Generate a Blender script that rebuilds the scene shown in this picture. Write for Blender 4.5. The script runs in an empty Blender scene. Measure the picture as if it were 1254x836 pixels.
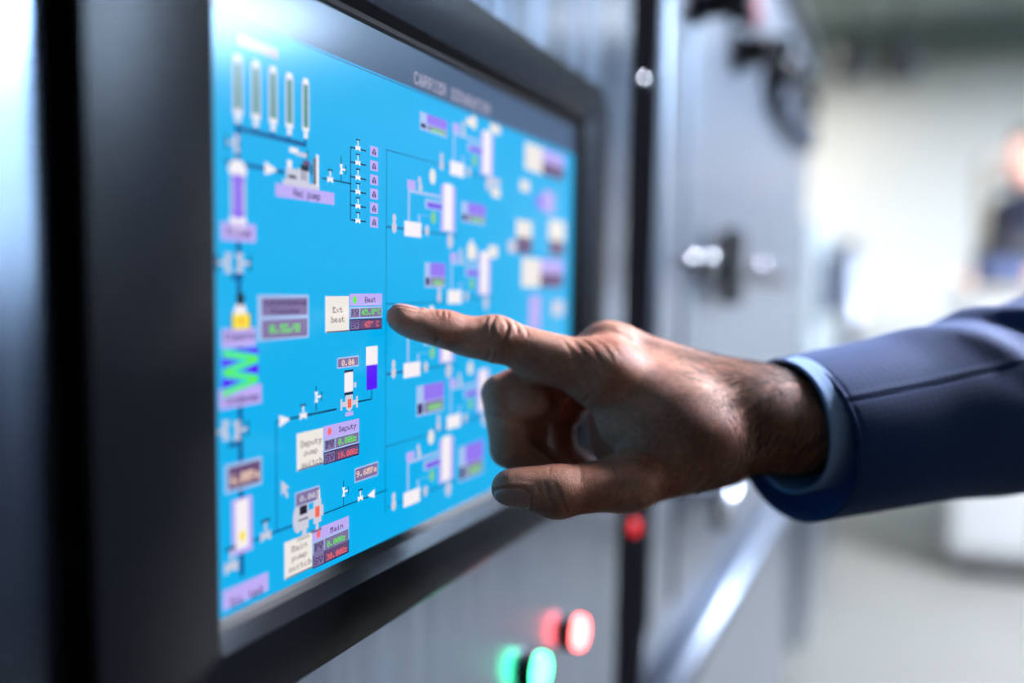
import bpy, bmesh, math, random
import numpy as np
from math import sin, cos, pi, radians, sqrt, atan2
from mathutils import Vector, Matrix

random.seed(7)
RNG = np.random.default_rng(11)
SC = bpy.context.scene
COL = SC.collection

# ------------------------------------------------------------------ camera
# world: the cabinet row runs along +y, the display glass lies in the plane x = 0, the floor is z = 0
CAM_LOC = Vector((0.223, 0.0, 1.05))
F_PX = 1254 * 35.0 / 36.0
CAM_ROT = (Matrix.Rotation(radians(21.38983), 3, 'Z') @ Matrix.Rotation(radians(90 - 5.73284), 3, 'X')
           @ Matrix.Rotation(radians(1.0), 3, 'Z'))
cam_data = bpy.data.cameras.new('camera')
cam_data.sensor_width = 36.0
cam_data.lens = 35.0
cam_data.shift_y = 53.0 / 1254.0
cam_data.clip_start = 0.01
cam_data.dof.use_dof = True
cam_data.dof.focus_distance = 0.435
cam_data.dof.aperture_fstop = 2.1
cam_data.dof.aperture_blades = 0
cam = bpy.data.objects.new('camera', cam_data)
cam.matrix_world = Matrix.Translation(CAM_LOC) @ CAM_ROT.to_4x4()
COL.objects.link(cam)
SC.camera = cam

# ------------------------------------------------------------------ world, exposure
world = bpy.data.worlds.new('room_air')
SC.world = world
world.use_nodes = True
wb = world.node_tree.nodes['Background']
wb.inputs['Color'].default_value = (0.62, 0.74, 1.0, 1)
wb.inputs['Strength'].default_value = 0.02
SC.view_settings.view_transform = 'Standard'
SC.view_settings.look = 'None'
SC.view_settings.exposure = 0.0
SC.view_settings.gamma = 1.0
SC.view_settings.use_curve_mapping = False
SC.cycles.use_denoising = True
SC.cycles.max_bounces = 8
SC.cycles.sample_clamp_indirect = 6.0
SC.cycles.caustics_reflective = False

CEIL_Z = 3.0
WALL_Y = 8.75
# ceiling lamp panels: x, y, size x, size y, radiance, colour
LAMPS = [
    (4.75, 5.75, 1.7, 2.0, 100.0, (0.52, 0.73, 1.0)),
    (3.9, 7.5, 1.0, 1.2, 2.0, (0.6, 0.78, 1.0)),
    (-1.35, 7.3, 1.2, 0.9, 24.0, (1.0, 0.97, 0.91)),  # added out of view to brighten the end wall
    (2.0, 2.75, 0.8, 1.2, 320.0, (0.82, 0.86, 1.0)),
    (1.9, 7.0, 0.8, 0.6, 4.0, (1.0, 0.98, 0.94)),  # added out of view to brighten the steel cabinet
]


# ------------------------------------------------------------------ measuring helpers
def ray(px, py):
    """direction from the camera position through a point of the photograph"""
    return CAM_ROT @ Vector(((px - 627.0) / F_PX, -(py - 471.0) / F_PX, -1.0))


def on_x(px, py, x=0.0):
    """point of the plane x = const seen at (px, py)"""
    r = ray(px, py)
    return CAM_LOC + r * ((x - CAM_LOC.x) / r.x)


def on_y(px, py, y):
    r = ray(px, py)
    return CAM_LOC + r * ((y - CAM_LOC.y) / r.y)


def at_depth(px, py, d):
    return CAM_LOC + ray(px, py) * d


# ------------------------------------------------------------------ scene helpers
def tag(o, label=None, cat=None, group=None, kind=None):
    if label: o['label'] = label
    if cat: o['category'] = cat
    if group: o['group'] = group
    if kind: o['kind'] = kind
    return o


def empty(name, loc=(0, 0, 0), label=None, cat=None, group=None):
    o = bpy.data.objects.new(name, None)
    o.empty_display_size = 0.05
    o.location = loc
    COL.objects.link(o)
    return tag(o, label, cat, group)


def link(name, me, m, parent=None, smooth=False):
    if m is not None:
        for mm in (m if isinstance(m, (list, tuple)) else [m]):
            me.materials.append(mm)
    if smooth:
        me.polygons.foreach_set('use_smooth', [True] * len(me.polygons))
    o = bpy.data.objects.new(name, me)
    COL.objects.link(o)
    if parent is not None:
        o.parent = parent
        pw = Vector((0, 0, 0))
        q = parent
        while q is not None:
            pw = pw + q.location
            q = q.parent
        o.location = -pw              # mesh data are written in world coordinates
        # move the origin to the middle of the mesh
    return o


def obj(name, bm, m, parent=None, smooth=False):
    me = bpy.data.meshes.new(name)
    bm.to_mesh(me)
    bm.free()
    return link(name, me, m, parent, smooth)


def pyobj(name, V, Fc, m, parent=None, smooth=False):
    me = bpy.data.meshes.new(name)
    me.from_pydata([tuple(v) for v in V], [], Fc)
    me.update()
    return link(name, me, m, parent, smooth)


def add_box(bm, lo, hi, bevel=0.0, seg=2):
    x0, y0, z0 = lo
    x1, y1, z1 = hi
    vs = [bm.verts.new(c) for c in ((x0, y0, z0), (x1, y0, z0), (x1, y1, z0), (x0, y1, z0),
                                    (x0, y0, z1), (x1, y0, z1), (x1, y1, z1), (x0, y1, z1))]
    fs = [bm.faces.new([vs[i] for i in q]) for q in
          ((0, 3, 2, 1), (4, 5, 6, 7), (0, 1, 5, 4), (1, 2, 6, 5), (2, 3, 7, 6), (3, 0, 4, 7))]
    if bevel > 0:
        es = list({e for f in fs for e in f.edges})
        bmesh.ops.bevel(bm, geom=es, offset=bevel, segments=seg, affect='EDGES', profile=0.5)


def box(name, lo, hi, m, parent=None, bevel=0.0, seg=2):
    bm = bmesh.new()
    add_box(bm, lo, hi, bevel, seg)
    return obj(name, bm, m, parent, smooth=False)


def frame_of(axis):
    a = Vector(axis).normalized()
    t = Vector((0, 0, 1)) if abs(a.z) < 0.9 else Vector((1, 0, 0))
    u = a.cross(t).normalized()
    return a, u, a.cross(u)


def add_lathe(bm, origin, axis, prof, n=32, cap0=True, cap1=True):
    """prof: (distance along the axis, radius) pairs"""
    a, u, v = frame_of(axis)
    o = Vector(origin)
    rings = []
    for s, r in prof:
        rings.append([bm.verts.new(o + a * s + (u * cos(2 * pi * k / n) + v * sin(2 * pi * k / n)) * r) for k in range(n)])
    for A, B in zip(rings, rings[1:]):
        for k in range(n):
            bm.faces.new((A[k], A[(k + 1) % n], B[(k + 1) % n], B[k]))
    if cap0: bm.faces.new(list(reversed(rings[0])))
    if cap1: bm.faces.new(rings[-1])
    bmesh.ops.recalc_face_normals(bm, faces=bm.faces)


def lathe(name, origin, axis, prof, m, parent=None, n=32, smooth=True):
    bm = bmesh.new()
    add_lathe(bm, origin, axis, prof, n)
    o = obj(name, bm, m, parent, smooth)
    if smooth:
        auto_smooth(o)
    return o


def auto_smooth(o, deg=35):
    me = o.data
    bm = bmesh.new()
    bm.from_mesh(me)
    for e in bm.edges:
        if len(e.link_faces) == 2 and e.calc_face_angle(0) > radians(deg):
            e.smooth = False
    for f in bm.faces:
        f.smooth = True
    bm.to_mesh(me)
    bm.free()


def add_tube(bm, pts, r, n=10, caps=True):
    pts = [Vector(p) for p in pts]
    rs = r if isinstance(r, (list, tuple)) else [r] * len(pts)
    rings = []
    a0, u, v = frame_of(pts[1] - pts[0])
    for i, p in enumerate(pts):
        t = (pts[min(i + 1, len(pts) - 1)] - pts[max(i - 1, 0)]).normalized()
        u = (u - t * u.dot(t)).normalized()
        v = t.cross(u)
        rings.append([bm.verts.new(p + (u * cos(2 * pi * k / n) + v * sin(2 * pi * k / n)) * rs[i]) for k in range(n)])
    for A, B in zip(rings, rings[1:]):
        for k in range(n):
            bm.faces.new((A[k], A[(k + 1) % n], B[(k + 1) % n], B[k]))
    if caps:
        bm.faces.new(list(reversed(rings[0])))
        bm.faces.new(rings[-1])
    bmesh.ops.recalc_face_normals(bm, faces=bm.faces)


def tube(name, pts, r, m, parent=None, n=12):
    bm = bmesh.new()
    add_tube(bm, pts, r, n)
    return obj(name, bm, m, parent, smooth=True)


# ------------------------------------------------------------------ materials
def srgb(r, g, b):
    f = lambda c: (c / 255 / 12.92) if c / 255 <= 0.04045 else ((c / 255 + 0.055) / 1.055) ** 2.4
    return (f(r), f(g), f(b), 1.0)


def mat(name, color, rough=0.5, metal=0.0, spec=0.5, emit=None, strength=1.0, var=0.0, scale=20.0, bump=0.0,
        bump_scale=None, stretch=(1, 1, 1), rvar=0.0, coat=0.0):
    m = bpy.data.materials.new(name)
    m.use_nodes = True
    nt = m.node_tree
    b = nt.nodes['Principled BSDF']
    b.inputs['Base Color'].default_value = color
    b.inputs['Roughness'].default_value = rough
    b.inputs['Metallic'].default_value = metal
    b.inputs['Specular IOR Level'].default_value = spec
    b.inputs['Coat Weight'].default_value = coat
    if emit is not None:
        b.inputs['Emission Color'].default_value = emit
        b.inputs['Emission Strength'].default_value = strength
    if var > 0 or bump > 0 or rvar > 0:
        tc = nt.nodes.new('ShaderNodeTexCoord')
        mp = nt.nodes.new('ShaderNodeMapping')
        mp.inputs['Scale'].default_value = stretch
        nt.links.new(tc.outputs['Object'], mp.inputs['Vector'])
        nz = nt.nodes.new('ShaderNodeTexNoise')
        nz.inputs['Scale'].default_value = scale
        nz.inputs['Detail'].default_value = 6.0
        nt.links.new(mp.outputs['Vector'], nz.inputs['Vector'])
        if var > 0:
            mx = nt.nodes.new('ShaderNodeMix')
            mx.data_type = 'RGBA'
            mx.inputs['A'].default_value = tuple(c * (1 - var) for c in color[:3]) + (1,)
            mx.inputs['B'].default_value = tuple(min(1, c * (1 + var)) for c in color[:3]) + (1,)
            nt.links.new(nz.outputs['Fac'], mx.inputs['Factor'])
            nt.links.new(mx.outputs['Result'], b.inputs['Base Color'])
        if rvar > 0:
            mr = nt.nodes.new('ShaderNodeMapRange')
            mr.inputs['From Min'].default_value = 0.3
            mr.inputs['From Max'].default_value = 0.7
            mr.inputs['To Min'].default_value = max(0.02, rough - rvar)
            mr.inputs['To Max'].default_value = rough + rvar
            nt.links.new(nz.outputs['Fac'], mr.inputs['Value'])
            nt.links.new(mr.outputs['Result'], b.inputs['Roughness'])
        if bump > 0:
            n2 = nz
            if bump_scale:
                n2 = nt.nodes.new('ShaderNodeTexNoise')
                n2.inputs['Scale'].default_value = bump_scale
                n2.inputs['Detail'].default_value = 3.0
                nt.links.new(mp.outputs['Vector'], n2.inputs['Vector'])
            bp = nt.nodes.new('ShaderNodeBump')
            bp.inputs['Strength'].default_value = bump
            bp.inputs['Distance'].default_value = 0.0005
            nt.links.new(n2.outputs['Fac'], bp.inputs['Height'])
            nt.links.new(bp.outputs['Normal'], b.inputs['Normal'])
    return m


def glow(name, rgb, strength=1.0, rough=0.155):
    """lit pixels behind the anti-glare front of the display"""
    return mat(name, (0.004, 0.004, 0.005, 1), rough, 0, 0.18, srgb(*rgb), strength)


M = {}
M['wall'] = mat('white_wall_paint', srgb(220, 217, 209), 0.8, var=0.03, scale=1.5, bump=0.1, bump_scale=200)
M['wall_dim'] = mat('dark_grey_wall_paint', srgb(92, 98, 104), 0.85, var=0.05, scale=1.5)
M['ceil'] = mat('grey_green_ceiling', srgb(150, 160, 154), 0.9, var=0.08, scale=2)
M['beam'] = mat('dark_green_steel', srgb(96, 108, 102), 0.6, var=0.1, scale=8)
M['floor'] = mat('grey_floor_coating', srgb(88, 88, 83), 0.45, var=0.06, scale=1.2, rvar=0.08)
M['lamp'] = mat('lamp_frame', srgb(220, 222, 224), 0.4)
M['steel'] = mat('brushed_steel', srgb(130, 143, 162), 0.21, 1.0, var=0.06, scale=60, stretch=(1, 1, 0.03), rvar=0.05, bump=0.03)
M['steel2'] = mat('satin_steel', srgb(164, 171, 182), 0.3, 1.0, var=0.03, scale=14, stretch=(1, 1, 0.12), rvar=0.02)
M['rail'] = mat('dull_steel_tube', srgb(112, 120, 132), 0.5, 1.0, var=0.05, scale=30)
M['wall_dark'] = mat('fill_cut_dark_wall', srgb(40, 43, 48), 0.9, var=.1, scale=4)  # unseen front wall, darkened to cut fill light on the hand
M['bevel_shaded'] = mat('shaded_black_edge', srgb(9, 9, 11), 0.5, 0, 0.06)  # darker copy of the edge material, shade put into it
M['chrome'] = mat('polished_chrome', srgb(222, 225, 230), 0.1, 1.0)
M['rubber'] = mat('black_rubber', srgb(12, 12, 14), 0.8, 0, 0.0, var=0.1)
M['bevel'] = mat('lit_black_edge', srgb(20, 21, 26), 0.16, 0, 0.4, bump=0.2, bump_scale=1800, var=.05)  # brighter copy of the edge material for the lit lower edge
M['bezel'] = mat('black_textured_plastic', srgb(10, 11, 14), 0.24, 0, 0.10, bump=0.12, scale=1800, var=0.05)
M['gasket'] = mat('black_gasket', srgb(14, 14, 17), 0.6)
M['black'] = mat('black_plastic', srgb(24, 25, 28), 0.4, var=0.1)
M['darkblue'] = mat('dark_blue_grey_plastic', srgb(52, 60, 80), 0.4, var=0.1)
M['red_lens'] = mat('lit_red_lens', srgb(200, 30, 40), 0.2, 0, 0.5, (1.0, 0.12, 0.12, 1), 12.0)
M['green_lens'] = mat('lit_green_lens', srgb(20, 160, 90), 0.2, 0, 0.5, (0.06, 1.0, 0.42, 1), 11.0)
M['red_led'] = mat('red_pilot_lens', srgb(190, 10, 20), 0.25, 0, 0.5, (1.0, 0.01, 0.02, 1), 1.2)

# ================================================================== room shell
def structure(name, lo, hi, m, bevel=0.0):
    return tag(box(name, lo, hi, m, None, bevel), kind='structure')


RX0, RX1, RY0 = -3.2, 6.6, -4.0
structure('floor', (RX0, RY0, -0.12), (RX1, WALL_Y, 0.0), M['floor'])
structure('ceiling', (RX0, RY0, CEIL_Z), (RX1, WALL_Y, CEIL_Z + 0.12), M['ceil'])
structure('wall_back', (RX0, WALL_Y, 0.0), (RX1, WALL_Y + 0.15, CEIL_Z), M['wall'])
structure('wall_right', (RX1, RY0, 0.0), (RX1 + 0.15, WALL_Y, CEIL_Z), M['wall'])
structure('wall_left', (RX0 - 0.15, RY0, 0.0), (RX0, WALL_Y, CEIL_Z), M['wall'])
structure('wall_front', (RX0, RY0 - 0.15, 0.0), (RX1, RY0, CEIL_Z), M['wall_dark'])
structure('baseboard_back', (RX0, WALL_Y - 0.02, 0.0), (RX1, WALL_Y, 0.1), M['beam'], 0.004)
for k, yb in enumerate((4.2, 7.9, WALL_Y - 0.25)):
    structure('trim_%d' % (k + 1), (RX0, yb, CEIL_Z - 0.14), (RX1, yb + 0.16, CEIL_Z), M['beam'], 0.01)

for k, (lx, ly, sx, sy, pw, lc) in enumerate(LAMPS):
    where = ['far right, nearest the camera', 'far right, by the end wall', 
             'added out of view to brighten the end wall', 'over the added blocks right of the aisle', 'added out of view to brighten the steel cabinet'][k]
    t = empty('ceiling_lamp', (lx, ly, CEIL_Z), 'flat white lit panel lamp on the ceiling, ' + where, 'lamp', 'ceiling panel lamps')
    bm = bmesh.new()
    w = 0.03
    x0, x1, y0, y1 = lx - sx / 2, lx + sx / 2, ly - sy / 2, ly + sy / 2
    for lo, hi in (((x0 - w, y0 - w), (x1 + w, y0)), ((x0 - w, y1), (x1 + w, y1 + w)), ((x0 - w, y0), (x0, y1)), ((x1, y0), (x1 + w, y1))):
        add_box(bm, (lo[0], lo[1], CEIL_Z - 0.05), (hi[0], hi[1], CEIL_Z))
    obj('frame', bm, M['lamp'], t)
    dm = mat('lit_diffuser_%d' % k, (0.8, 0.8, 0.8, 1), 0.5, emit=lc + (1,), strength=pw)
    box('diffuser', (x0, y0, CEIL_Z - 0.045), (x1, y1, CEIL_Z - 0.03), dm, t)

# ================================================================== the cabinet with the operator display
FACE = -0.004
ca = empty('control_cabinet', (-0.3, 0.2, 0.0), 'brushed steel cabinet front that holds the big lit display', 'cabinet')
box('body', (-0.6, -0.62, 0.08), (FACE, 0.848, 1.95), M['steel'], ca, 0.003)
box('plinth', (-0.58, -0.6, 0.0), (FACE - 0.03, 0.92, 0.08), M['rubber'], ca)
box('seal_strip', (-0.6, 0.849, 0.08), (FACE - 0.005, 0.955, 1.95), M['rubber'], ca, 0.002)
p = on_x(785, 98, FACE)
s = lathe('screw', (FACE - 0.002, p.y, p.z), (1, 0, 0), [(0, 0.0055), (0.003, 0.0055), (0.0048, 0.004), (0.0055, 0.0015)], M['chrome'], ca, 20)
p = on_x(775, 645, FACE)
led = empty('pilot_light', (FACE, p.y, p.z), 'small glowing red pilot light low on the black strip right of the display', 'light')
lathe('ring', (FACE - 0.005, p.y, p.z), (1, 0, 0), [(0, 0.010), (0.004, 0.010), (0.005, 0.0085)], M['black'], led, 24)
lathe('lens', (FACE - 0.001, p.y, p.z), (1, 0, 0), [(0, 0.0075), (0.004, 0.007), (0.006, 0.004), (0.0066, 0.001)], M['red_led'], led, 24)


def push_button(px, py, lens, label):
    p = on_x(px, py, FACE)
    t = empty('push_button', (FACE, p.y, p.z), label, 'button', 'lit push buttons under the display')
    lathe('collar', (FACE - 0.001, p.y, p.z), (1, 0, 0), [(0, 0.0145), (0.006, 0.0145), (0.0075, 0.0138), (0.0085, 0.0128)], M['black'], t, 40)
    lathe('lens', (FACE + 0.006, p.y, p.z), (1, 0, 0),
          [(0, 0.0122), (0.005, 0.0122), (0.0066, 0.0115), (0.0075, 0.009), (0.0079, 0.004), (0.008, 0.001)], lens, t, 40)


push_button(695, 772, M['red_lens'], 'lit red push button, upper right of the two under the display')
push_button(646, 819, M['green_lens'], 'lit green push button, lower left of the two under the display')

# ------------------------------------------------------------------ display housing
DY0, DY1, DZ0, DZ1 = 0.2855, 0.6805, 0.9287, 1.1606
BF = 0.006                                                     # front of the bezel
panel = empty('operator_display', (0.0, (DY0 + DY1) / 2, DZ0), 'large black framed touch display with a blue process diagram', 'display')


def rloop(y0, y1, z0, z1, r, x, n=8):
    pts = []
    for cy, cz, a0 in ((y1 - r, z1 - r, 0), (y0 + r, z1 - r, 90), (y0 + r, z0 + r, 180), (y1 - r, z0 + r, 270)):
        for k in range(n + 1):
            a = radians(a0 + 90.0 * k / n)
            pts.append((x, cy + r * cos(a), cz + r * sin(a)))
    return pts


loops = [rloop(0.2206, 0.7475, 0.8905, 1.197, 0.022, FACE),
         rloop(0.2206, 0.7475, 0.8905, 1.197, 0.022, BF - 0.002),
         rloop(0.2211, 0.7470, 0.8910, 1.1965, 0.0215, BF - 0.0006),
         rloop(0.2222, 0.7459, 0.8921, 1.1954, 0.0205, BF),
         rloop(DY0 - 0.0085, DY1 + 0.0075, DZ0 - 0.0120, DZ1 + 0.0075, 0.004, BF),
         rloop(DY0 - 0.0075, DY1 + 0.0065, DZ0 - 0.0110, DZ1 + 0.0065, 0.003, BF - 0.0004),
         rloop(DY0 - 0.0030, DY1 + 0.0030, DZ0 - 0.0042, DZ1 + 0.0032, 0.0012, 0.0022)]
def bands(name, loops, m):
    V, Fc = [], []
    for L in loops: V += L
    n = len(loops[0])
    for i in range(len(loops) - 1):
        for k in range(n):
            a, b = i * n + k, i * n + (k + 1) % n
            Fc.append((a, b, b + n, a + n))
    o = pyobj(name, V, Fc, m, panel, True)
    auto_smooth(o, 25)
    return o


bands('bezel', loops[:6], M['bezel'])
bv = bands('bevel', loops[5:], M['bevel_shaded'])
bv.data.materials.append(M['bevel'])
for pl in bv.data.polygons:                                    # light put into the material: lower edge bright copy, others shaded copy
    if pl.index % len(loops[0]) in range(22, 32): pl.material_index = 1
n = len(loops[0])
V = loops[-1] + rloop(DY0 - 0.0014, DY1 + 0.0014, DZ0 - 0.0016, DZ1 + 0.0014, 0.001, 0.0012) + rloop(DY0, DY1, DZ0, DZ1, 0.0004, -0.0006)
Fc = []
for i in range(2):
    for k in range(n):
        a, b = i * n + k, i * n + (k + 1) % n
        Fc.append((a, b, b + n, a + n))
pyobj('gasket', V, Fc, M['gasket'], panel)

GLS = dict(
    bg=glow('display_blue', (0, 176, 238)), bar=glow('display_grey', (70, 92, 124)), barlow=glow('display_steel_blue', (40, 108, 168)),
    lilac=glow('display_lilac', (190, 172, 244)), plum=glow('display_plum', (128, 112, 160)), edge=glow('display_pale_edge', (168, 196, 240)),
    white=glow('display_white', (246, 240, 244)), cream=glow('display_cream', (238, 232, 226)), pale=glow('display_pale_grey', (205, 205, 222)),
    pipe=glow('display_pipe_blue', (0, 84, 150)), line=glow('display_navy', (8, 40, 84)), thin=glow('display_thin_line', (0, 112, 178)),
    ink=glow('display_ink', (52, 36, 92)), grey=glow('display_grey_ink', (116, 104, 112)), leaf=glow('display_leaf_green', (130, 206, 130)), violet2=glow('display_soft_violet', (116, 84, 232)), violet=glow('display_violet', (88, 20, 248)),
    purple=glow('display_purple', (146, 116, 240)), teal=glow('display_teal', (40, 136, 120)), green=glow('display_green', (96, 240, 70)),
    red=glow('display_red', (252, 106, 112)), wine=glow('display_wine', (104, 76, 118)), orange=glow('display_orange', (250, 104, 76)),
    peach=glow('display_peach', (252, 214, 190)), yellow=glow('display_yellow', (252, 228, 40)), cyan=glow('display_cyan', (30, 220, 222)),
    dark=glow('display_black', (24, 26, 40)), label=glow('display_faint_white', (168, 164, 186)))
disp = box('display', (-0.003, DY0, DZ0), (0.0, DY1, DZ1), GLS['bg'], panel)


class Flat:
    """flat print on the display: quads in plane coordinates (y, z), one mesh per kind and colour"""
    store = {}
    gid = 0
    lone = True                                                # every quad its own piece, except inside a word or an icon

    @classmethod
    def poly(cls, kind, col, pts, layer):
        if cls.lone:
            cls.gid += 1
        V, Fc = cls.store.setdefault((kind, col, cls.gid), ([], []))
        b = len(V)
        V += [(0.00004 + 0.00004 * layer, y, z) for y, z in pts]
        Fc.append(tuple(range(b, b + len(pts))))

    @classmethod
    def rect(cls, kind, col, y0, z0, y1, z1, layer):
        y0, y1 = min(y0, y1), max(y0, y1)
        z0, z1 = min(z0, z1), max(z0, z1)
        cls.poly(kind, col, [(y0, z0), (y1, z0), (y1, z1), (y0, z1)], layer)

    @classmethod
    def build(cls):
        for (kind, col, g), (V, Fc) in cls.store.items():
            o = pyobj(kind, V, Fc, GLS[col], disp)
            if len(Fc) > 1:
                o['kind'] = 'stuff'                            # strokes of one word or icon, a pixel or two each


def joined(fn):
    def run(*a, **k):
        old = Flat.lone
        if old:
            Flat.gid += 1
        Flat.lone = False
        fn(*a, **k)
        Flat.lone = old
    return run


def S(px, py):
    p = on_x(px, py, 0.0)
    return (p.y, p.z)


def R(kind, col, a, b, layer=2):
    """rectangle between the photograph's points a (upper left) and b (lower right)"""
    (y0, z0), (y1, z1) = S(*a), S(*b)
    Flat.rect(kind, col, y0, z0, y1, z1, layer)
    return y0, z1, y1, z0                                      # left, bottom, right, top


def disc(kind, col, y, z, ry, rz, layer=3, n=14):
    Flat.poly(kind, col, [(y + ry * cos(2 * pi * k / n), z + rz * sin(2 * pi * k / n)) for k in range(n)], layer)


@joined
def seg(kind, col, pts, w=0.0007, layer=1):
    """axis-parallel strokes through plane points"""
    for (ya, za), (yb, zb) in zip(pts, pts[1:]):
        if abs(ya - yb) > abs(za - zb):
            zm = (za + zb) / 2
            Flat.rect(kind, col, ya, zm - w / 2, yb, zm + w / 2, layer)
        else:
            ym = (ya + yb) / 2
            Flat.rect(kind, col, ym - w / 2, za, ym + w / 2, zb, layer)


GLYPH = {k: v.split() for k, v in {
    'R': '11110 10001 10001 11110 10100 10010 10001', 'e': '00000 00000 01110 10001 11111 10000 01111',
    'c': '00000 00000 01111 10000 10000 10000 01111', 'p': '00000 00000 11110 10001 10001 10001 11110 10000 10000',
    'u': '00000 00000 10001 10001 10001 10011 01101', 'm': '00000 00000 11010 10101 10101 10101 10101',
    'F': '11111 01001 01100 01100 01000 01000 11100', 'i': '00100 00000 01100 00100 00100 00100 01110',
    'l': '01100 00100 00100 00100 00100 00100 01110', 't': '01000 01000 11110 01000 01000 01001 00110',
    'r': '00000 00000 11011 01100 01000 01000 11110', 'E': '11111 01001 01100 01100 01000 01001 11111',
    'n': '00000 00000 10110 11001 10001 10001 10001', 's': '00000 00000 01111 10000 01110 00001 11110',
    'C': '01110 10001 10000 10000 10000 10001 01110', 'o': '00000 00000 01110 10001 10001 10001 01110',
    'd': '00011 00001 01101 10011 10001 10001 01111', 'I': '01110 00100 00100 00100 00100 00100 01110',
    'a': '00000 00000 01110 00001 01111 10001 01111', 'w': '00000 00000 10001 10001 10101 10101 01010',
    '0': '01110 10001 10011 10101 11001 10001 01110', '.': '00000 00000 00000 00000 00000 01100 01100',
    '5': '11111 10000 11110 00001 00001 10001 01110', 'L': '11100 01000 01000 01000 01001 01001 11111',
    '/': '00001 00001 00010 00100 01000 10000 10000', 'H': '11011 10001 10001 11111 10001 10001 11011',
    'x': '00000 00000 10001 01010 00100 01010 10001', 'h': '11000 01000 01110 01001 01001 01001 11011',
    'P': '11110 01001 01001 01110 01000 01000 11100', 'V': '11011 10001 10001 01010 01010 00100 00100',
    'S': '01111 10001 10000 01110 00001 10001 11110', '4': '00010 00110 01010 10010 11111 00010 00111',
    'o*': '01100 10010 01100 00000 00000 00000 00000', 'A': '00100 01010 01010 10001 11111 10001 11011',
    'D': '11110 01001 01001 01001 01001 01001 11110', 'y': '00000 00000 11011 10001 01010 01010 00100 00100 11000',
    'z': '00000 00000 11111 00010 00100 01000 11111', '1': '00100 01100 00100 00100 00100 00100 01110',
    '8': '01110 10001 10001 01110 10001 10001 01110', '9': '01110 10001 10001 01111 00001 00010 01100',
    '6': '00110 01000 10000 11110 10001 10001 01110', 'M': '11011 11011 10101 10101 10001 10001 11011',
    '3': '11110 00001 00001 01110 00001 00001 11110', 'k': '11000 01000 01011 01010 01100 01010 11011',
    'T': '11111 10101 00100 00100 00100 00100 01110', 'N': '11011 11001 10101 10101 10011 10001 11001',
    'O': '01110 10001 10001 10001 10001 10001 01110',
}.items()}


@joined
def text(s, col, a, b, bot, layer=5, fat=1.0):
    """s from the photograph's point a (upper left of the first letter) to b (right end), letters as tall as a..bot"""
    (y0, z0), (y1, _), (_, zb) = S(*a), S(*b), S(a[0], bot)
    chars = []
    for ch in s:
        chars.append('o*' if ch == '\u00b0' else ch)
    cw = (y1 - y0) / len(chars)
    ph = (z0 - zb) / 7.0
    pw = cw / 6.0
    for i, ch in enumerate(chars):
        if ch == ' ':
            continue
        for r, row in enumerate(GLYPH[ch]):
            c = 0
            while c < 5:
                if row[c] == '1':
                    e = c
                    while e < 5 and row[e] == '1': e += 1
                    Flat.rect('screen_text', col, y0 + i * cw + (c - 0.12 * fat) * pw, z0 - r * ph + 0.1 * fat * ph,
                              y0 + i * cw + (e + 0.12 * fat) * pw, z0 - (r + 1) * ph - 0.1 * fat * ph, layer)
                    c = e
                else:
                    c += 1


MM = 0.001


@joined
def valve(px, py, k=1.0, col='white', vert=False, flip=1):
    """two small cones nose to nose with a stem and a hand wheel"""
    y, z = S(px, py)
    a, h, st = 2.6 * MM * k, 1.5 * MM * k, 4.2 * MM * k
    q = (lambda u, v: (y + flip * v, z + u)) if vert else (lambda u, v: (y + u, z + v))
    Flat.poly('screen_valve', col, [q(-a, -h), q(0, -0.4 * h), q(0, 0.4 * h), q(-a, h)], 3)
    Flat.poly('screen_valve', col, [q(a, -h), q(a, h), q(0, 0.4 * h), q(0, -0.4 * h)], 3)
    Flat.poly('screen_valve', col, [q(-0.5 * MM * k, 0), q(0.5 * MM * k, 0), q(0.5 * MM * k, st), q(-0.5 * MM * k, st)], 4)
    Flat.poly('screen_pipe', 'line', [q(-2.2 * MM * k, st), q(2.2 * MM * k, st), q(2.2 * MM * k, st + 0.8 * MM * k), q(-2.2 * MM * k, st + 0.8 * MM * k)], 3)


# title bar and the lighter line under it
ty = DZ1 - 0.0184
Flat.rect('title_bar', 'bar', DY0, ty, DY1, DZ1, 1)
Flat.rect('title_bar', 'barlow', DY0, ty - 0.0012, DY1, ty - 0.0006, 1)
text('CARRIER SEPARATION', 'label', (507, 87), (600, 131), 102, 3)

# five cylinders upper left
R('screen_plate', 'lilac', (290, 41), (340, 73), 2)
for x, t, g0, g1, b, w in ((290.7, 65, 76, 134, 151, 8), (313, 73, 83, 140, 156, 7.4), (334, 80, 89, 146, 161, 6.8), (354, 88, 97, 152, 166, 6.2), (374, 95, 103, 157, 170, 5.6)):
    R('screen_cylinder', 'pale', (x - w * .8, t + 4), (x + w * .8, b - 12), 2)
    R('screen_cylinder', 'white', (x - w * .55, t), (x + w * .55, t + 9), 3)
    R('screen_cylinder', 'white', (x - w * .7, b - 17), (x + w * .7, b - 8), 3)
    R('screen_cylinder', 'white', (x - w * .4, b - 9), (x + w * .4, b), 3)
    R('screen_cylinder', 'teal', (x - w * .42, g0), (x + w * .42, g1), 4)
    seg('screen_pipe', 'pipe', [S(x, b - 2), S(x, b + 8)], 0.0012)
y0, z0 = S(291, 157); y1, _ = S(375, 177)
seg('screen_pipe', 'pipe', [(y0, z0), (y1, z0)], 0.0018)
seg('screen_pipe', 'pipe', [S(291, 150), S(291, 206)], 0.0024)
valve(289, 176, 1.2, 'pale', True, -1)
y0, z0 = S(275, 197); y1, _ = S(348, 213)
seg('screen_pipe', 'pipe', [(y0, z0), (y1, z0)], 0.0014)


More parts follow.
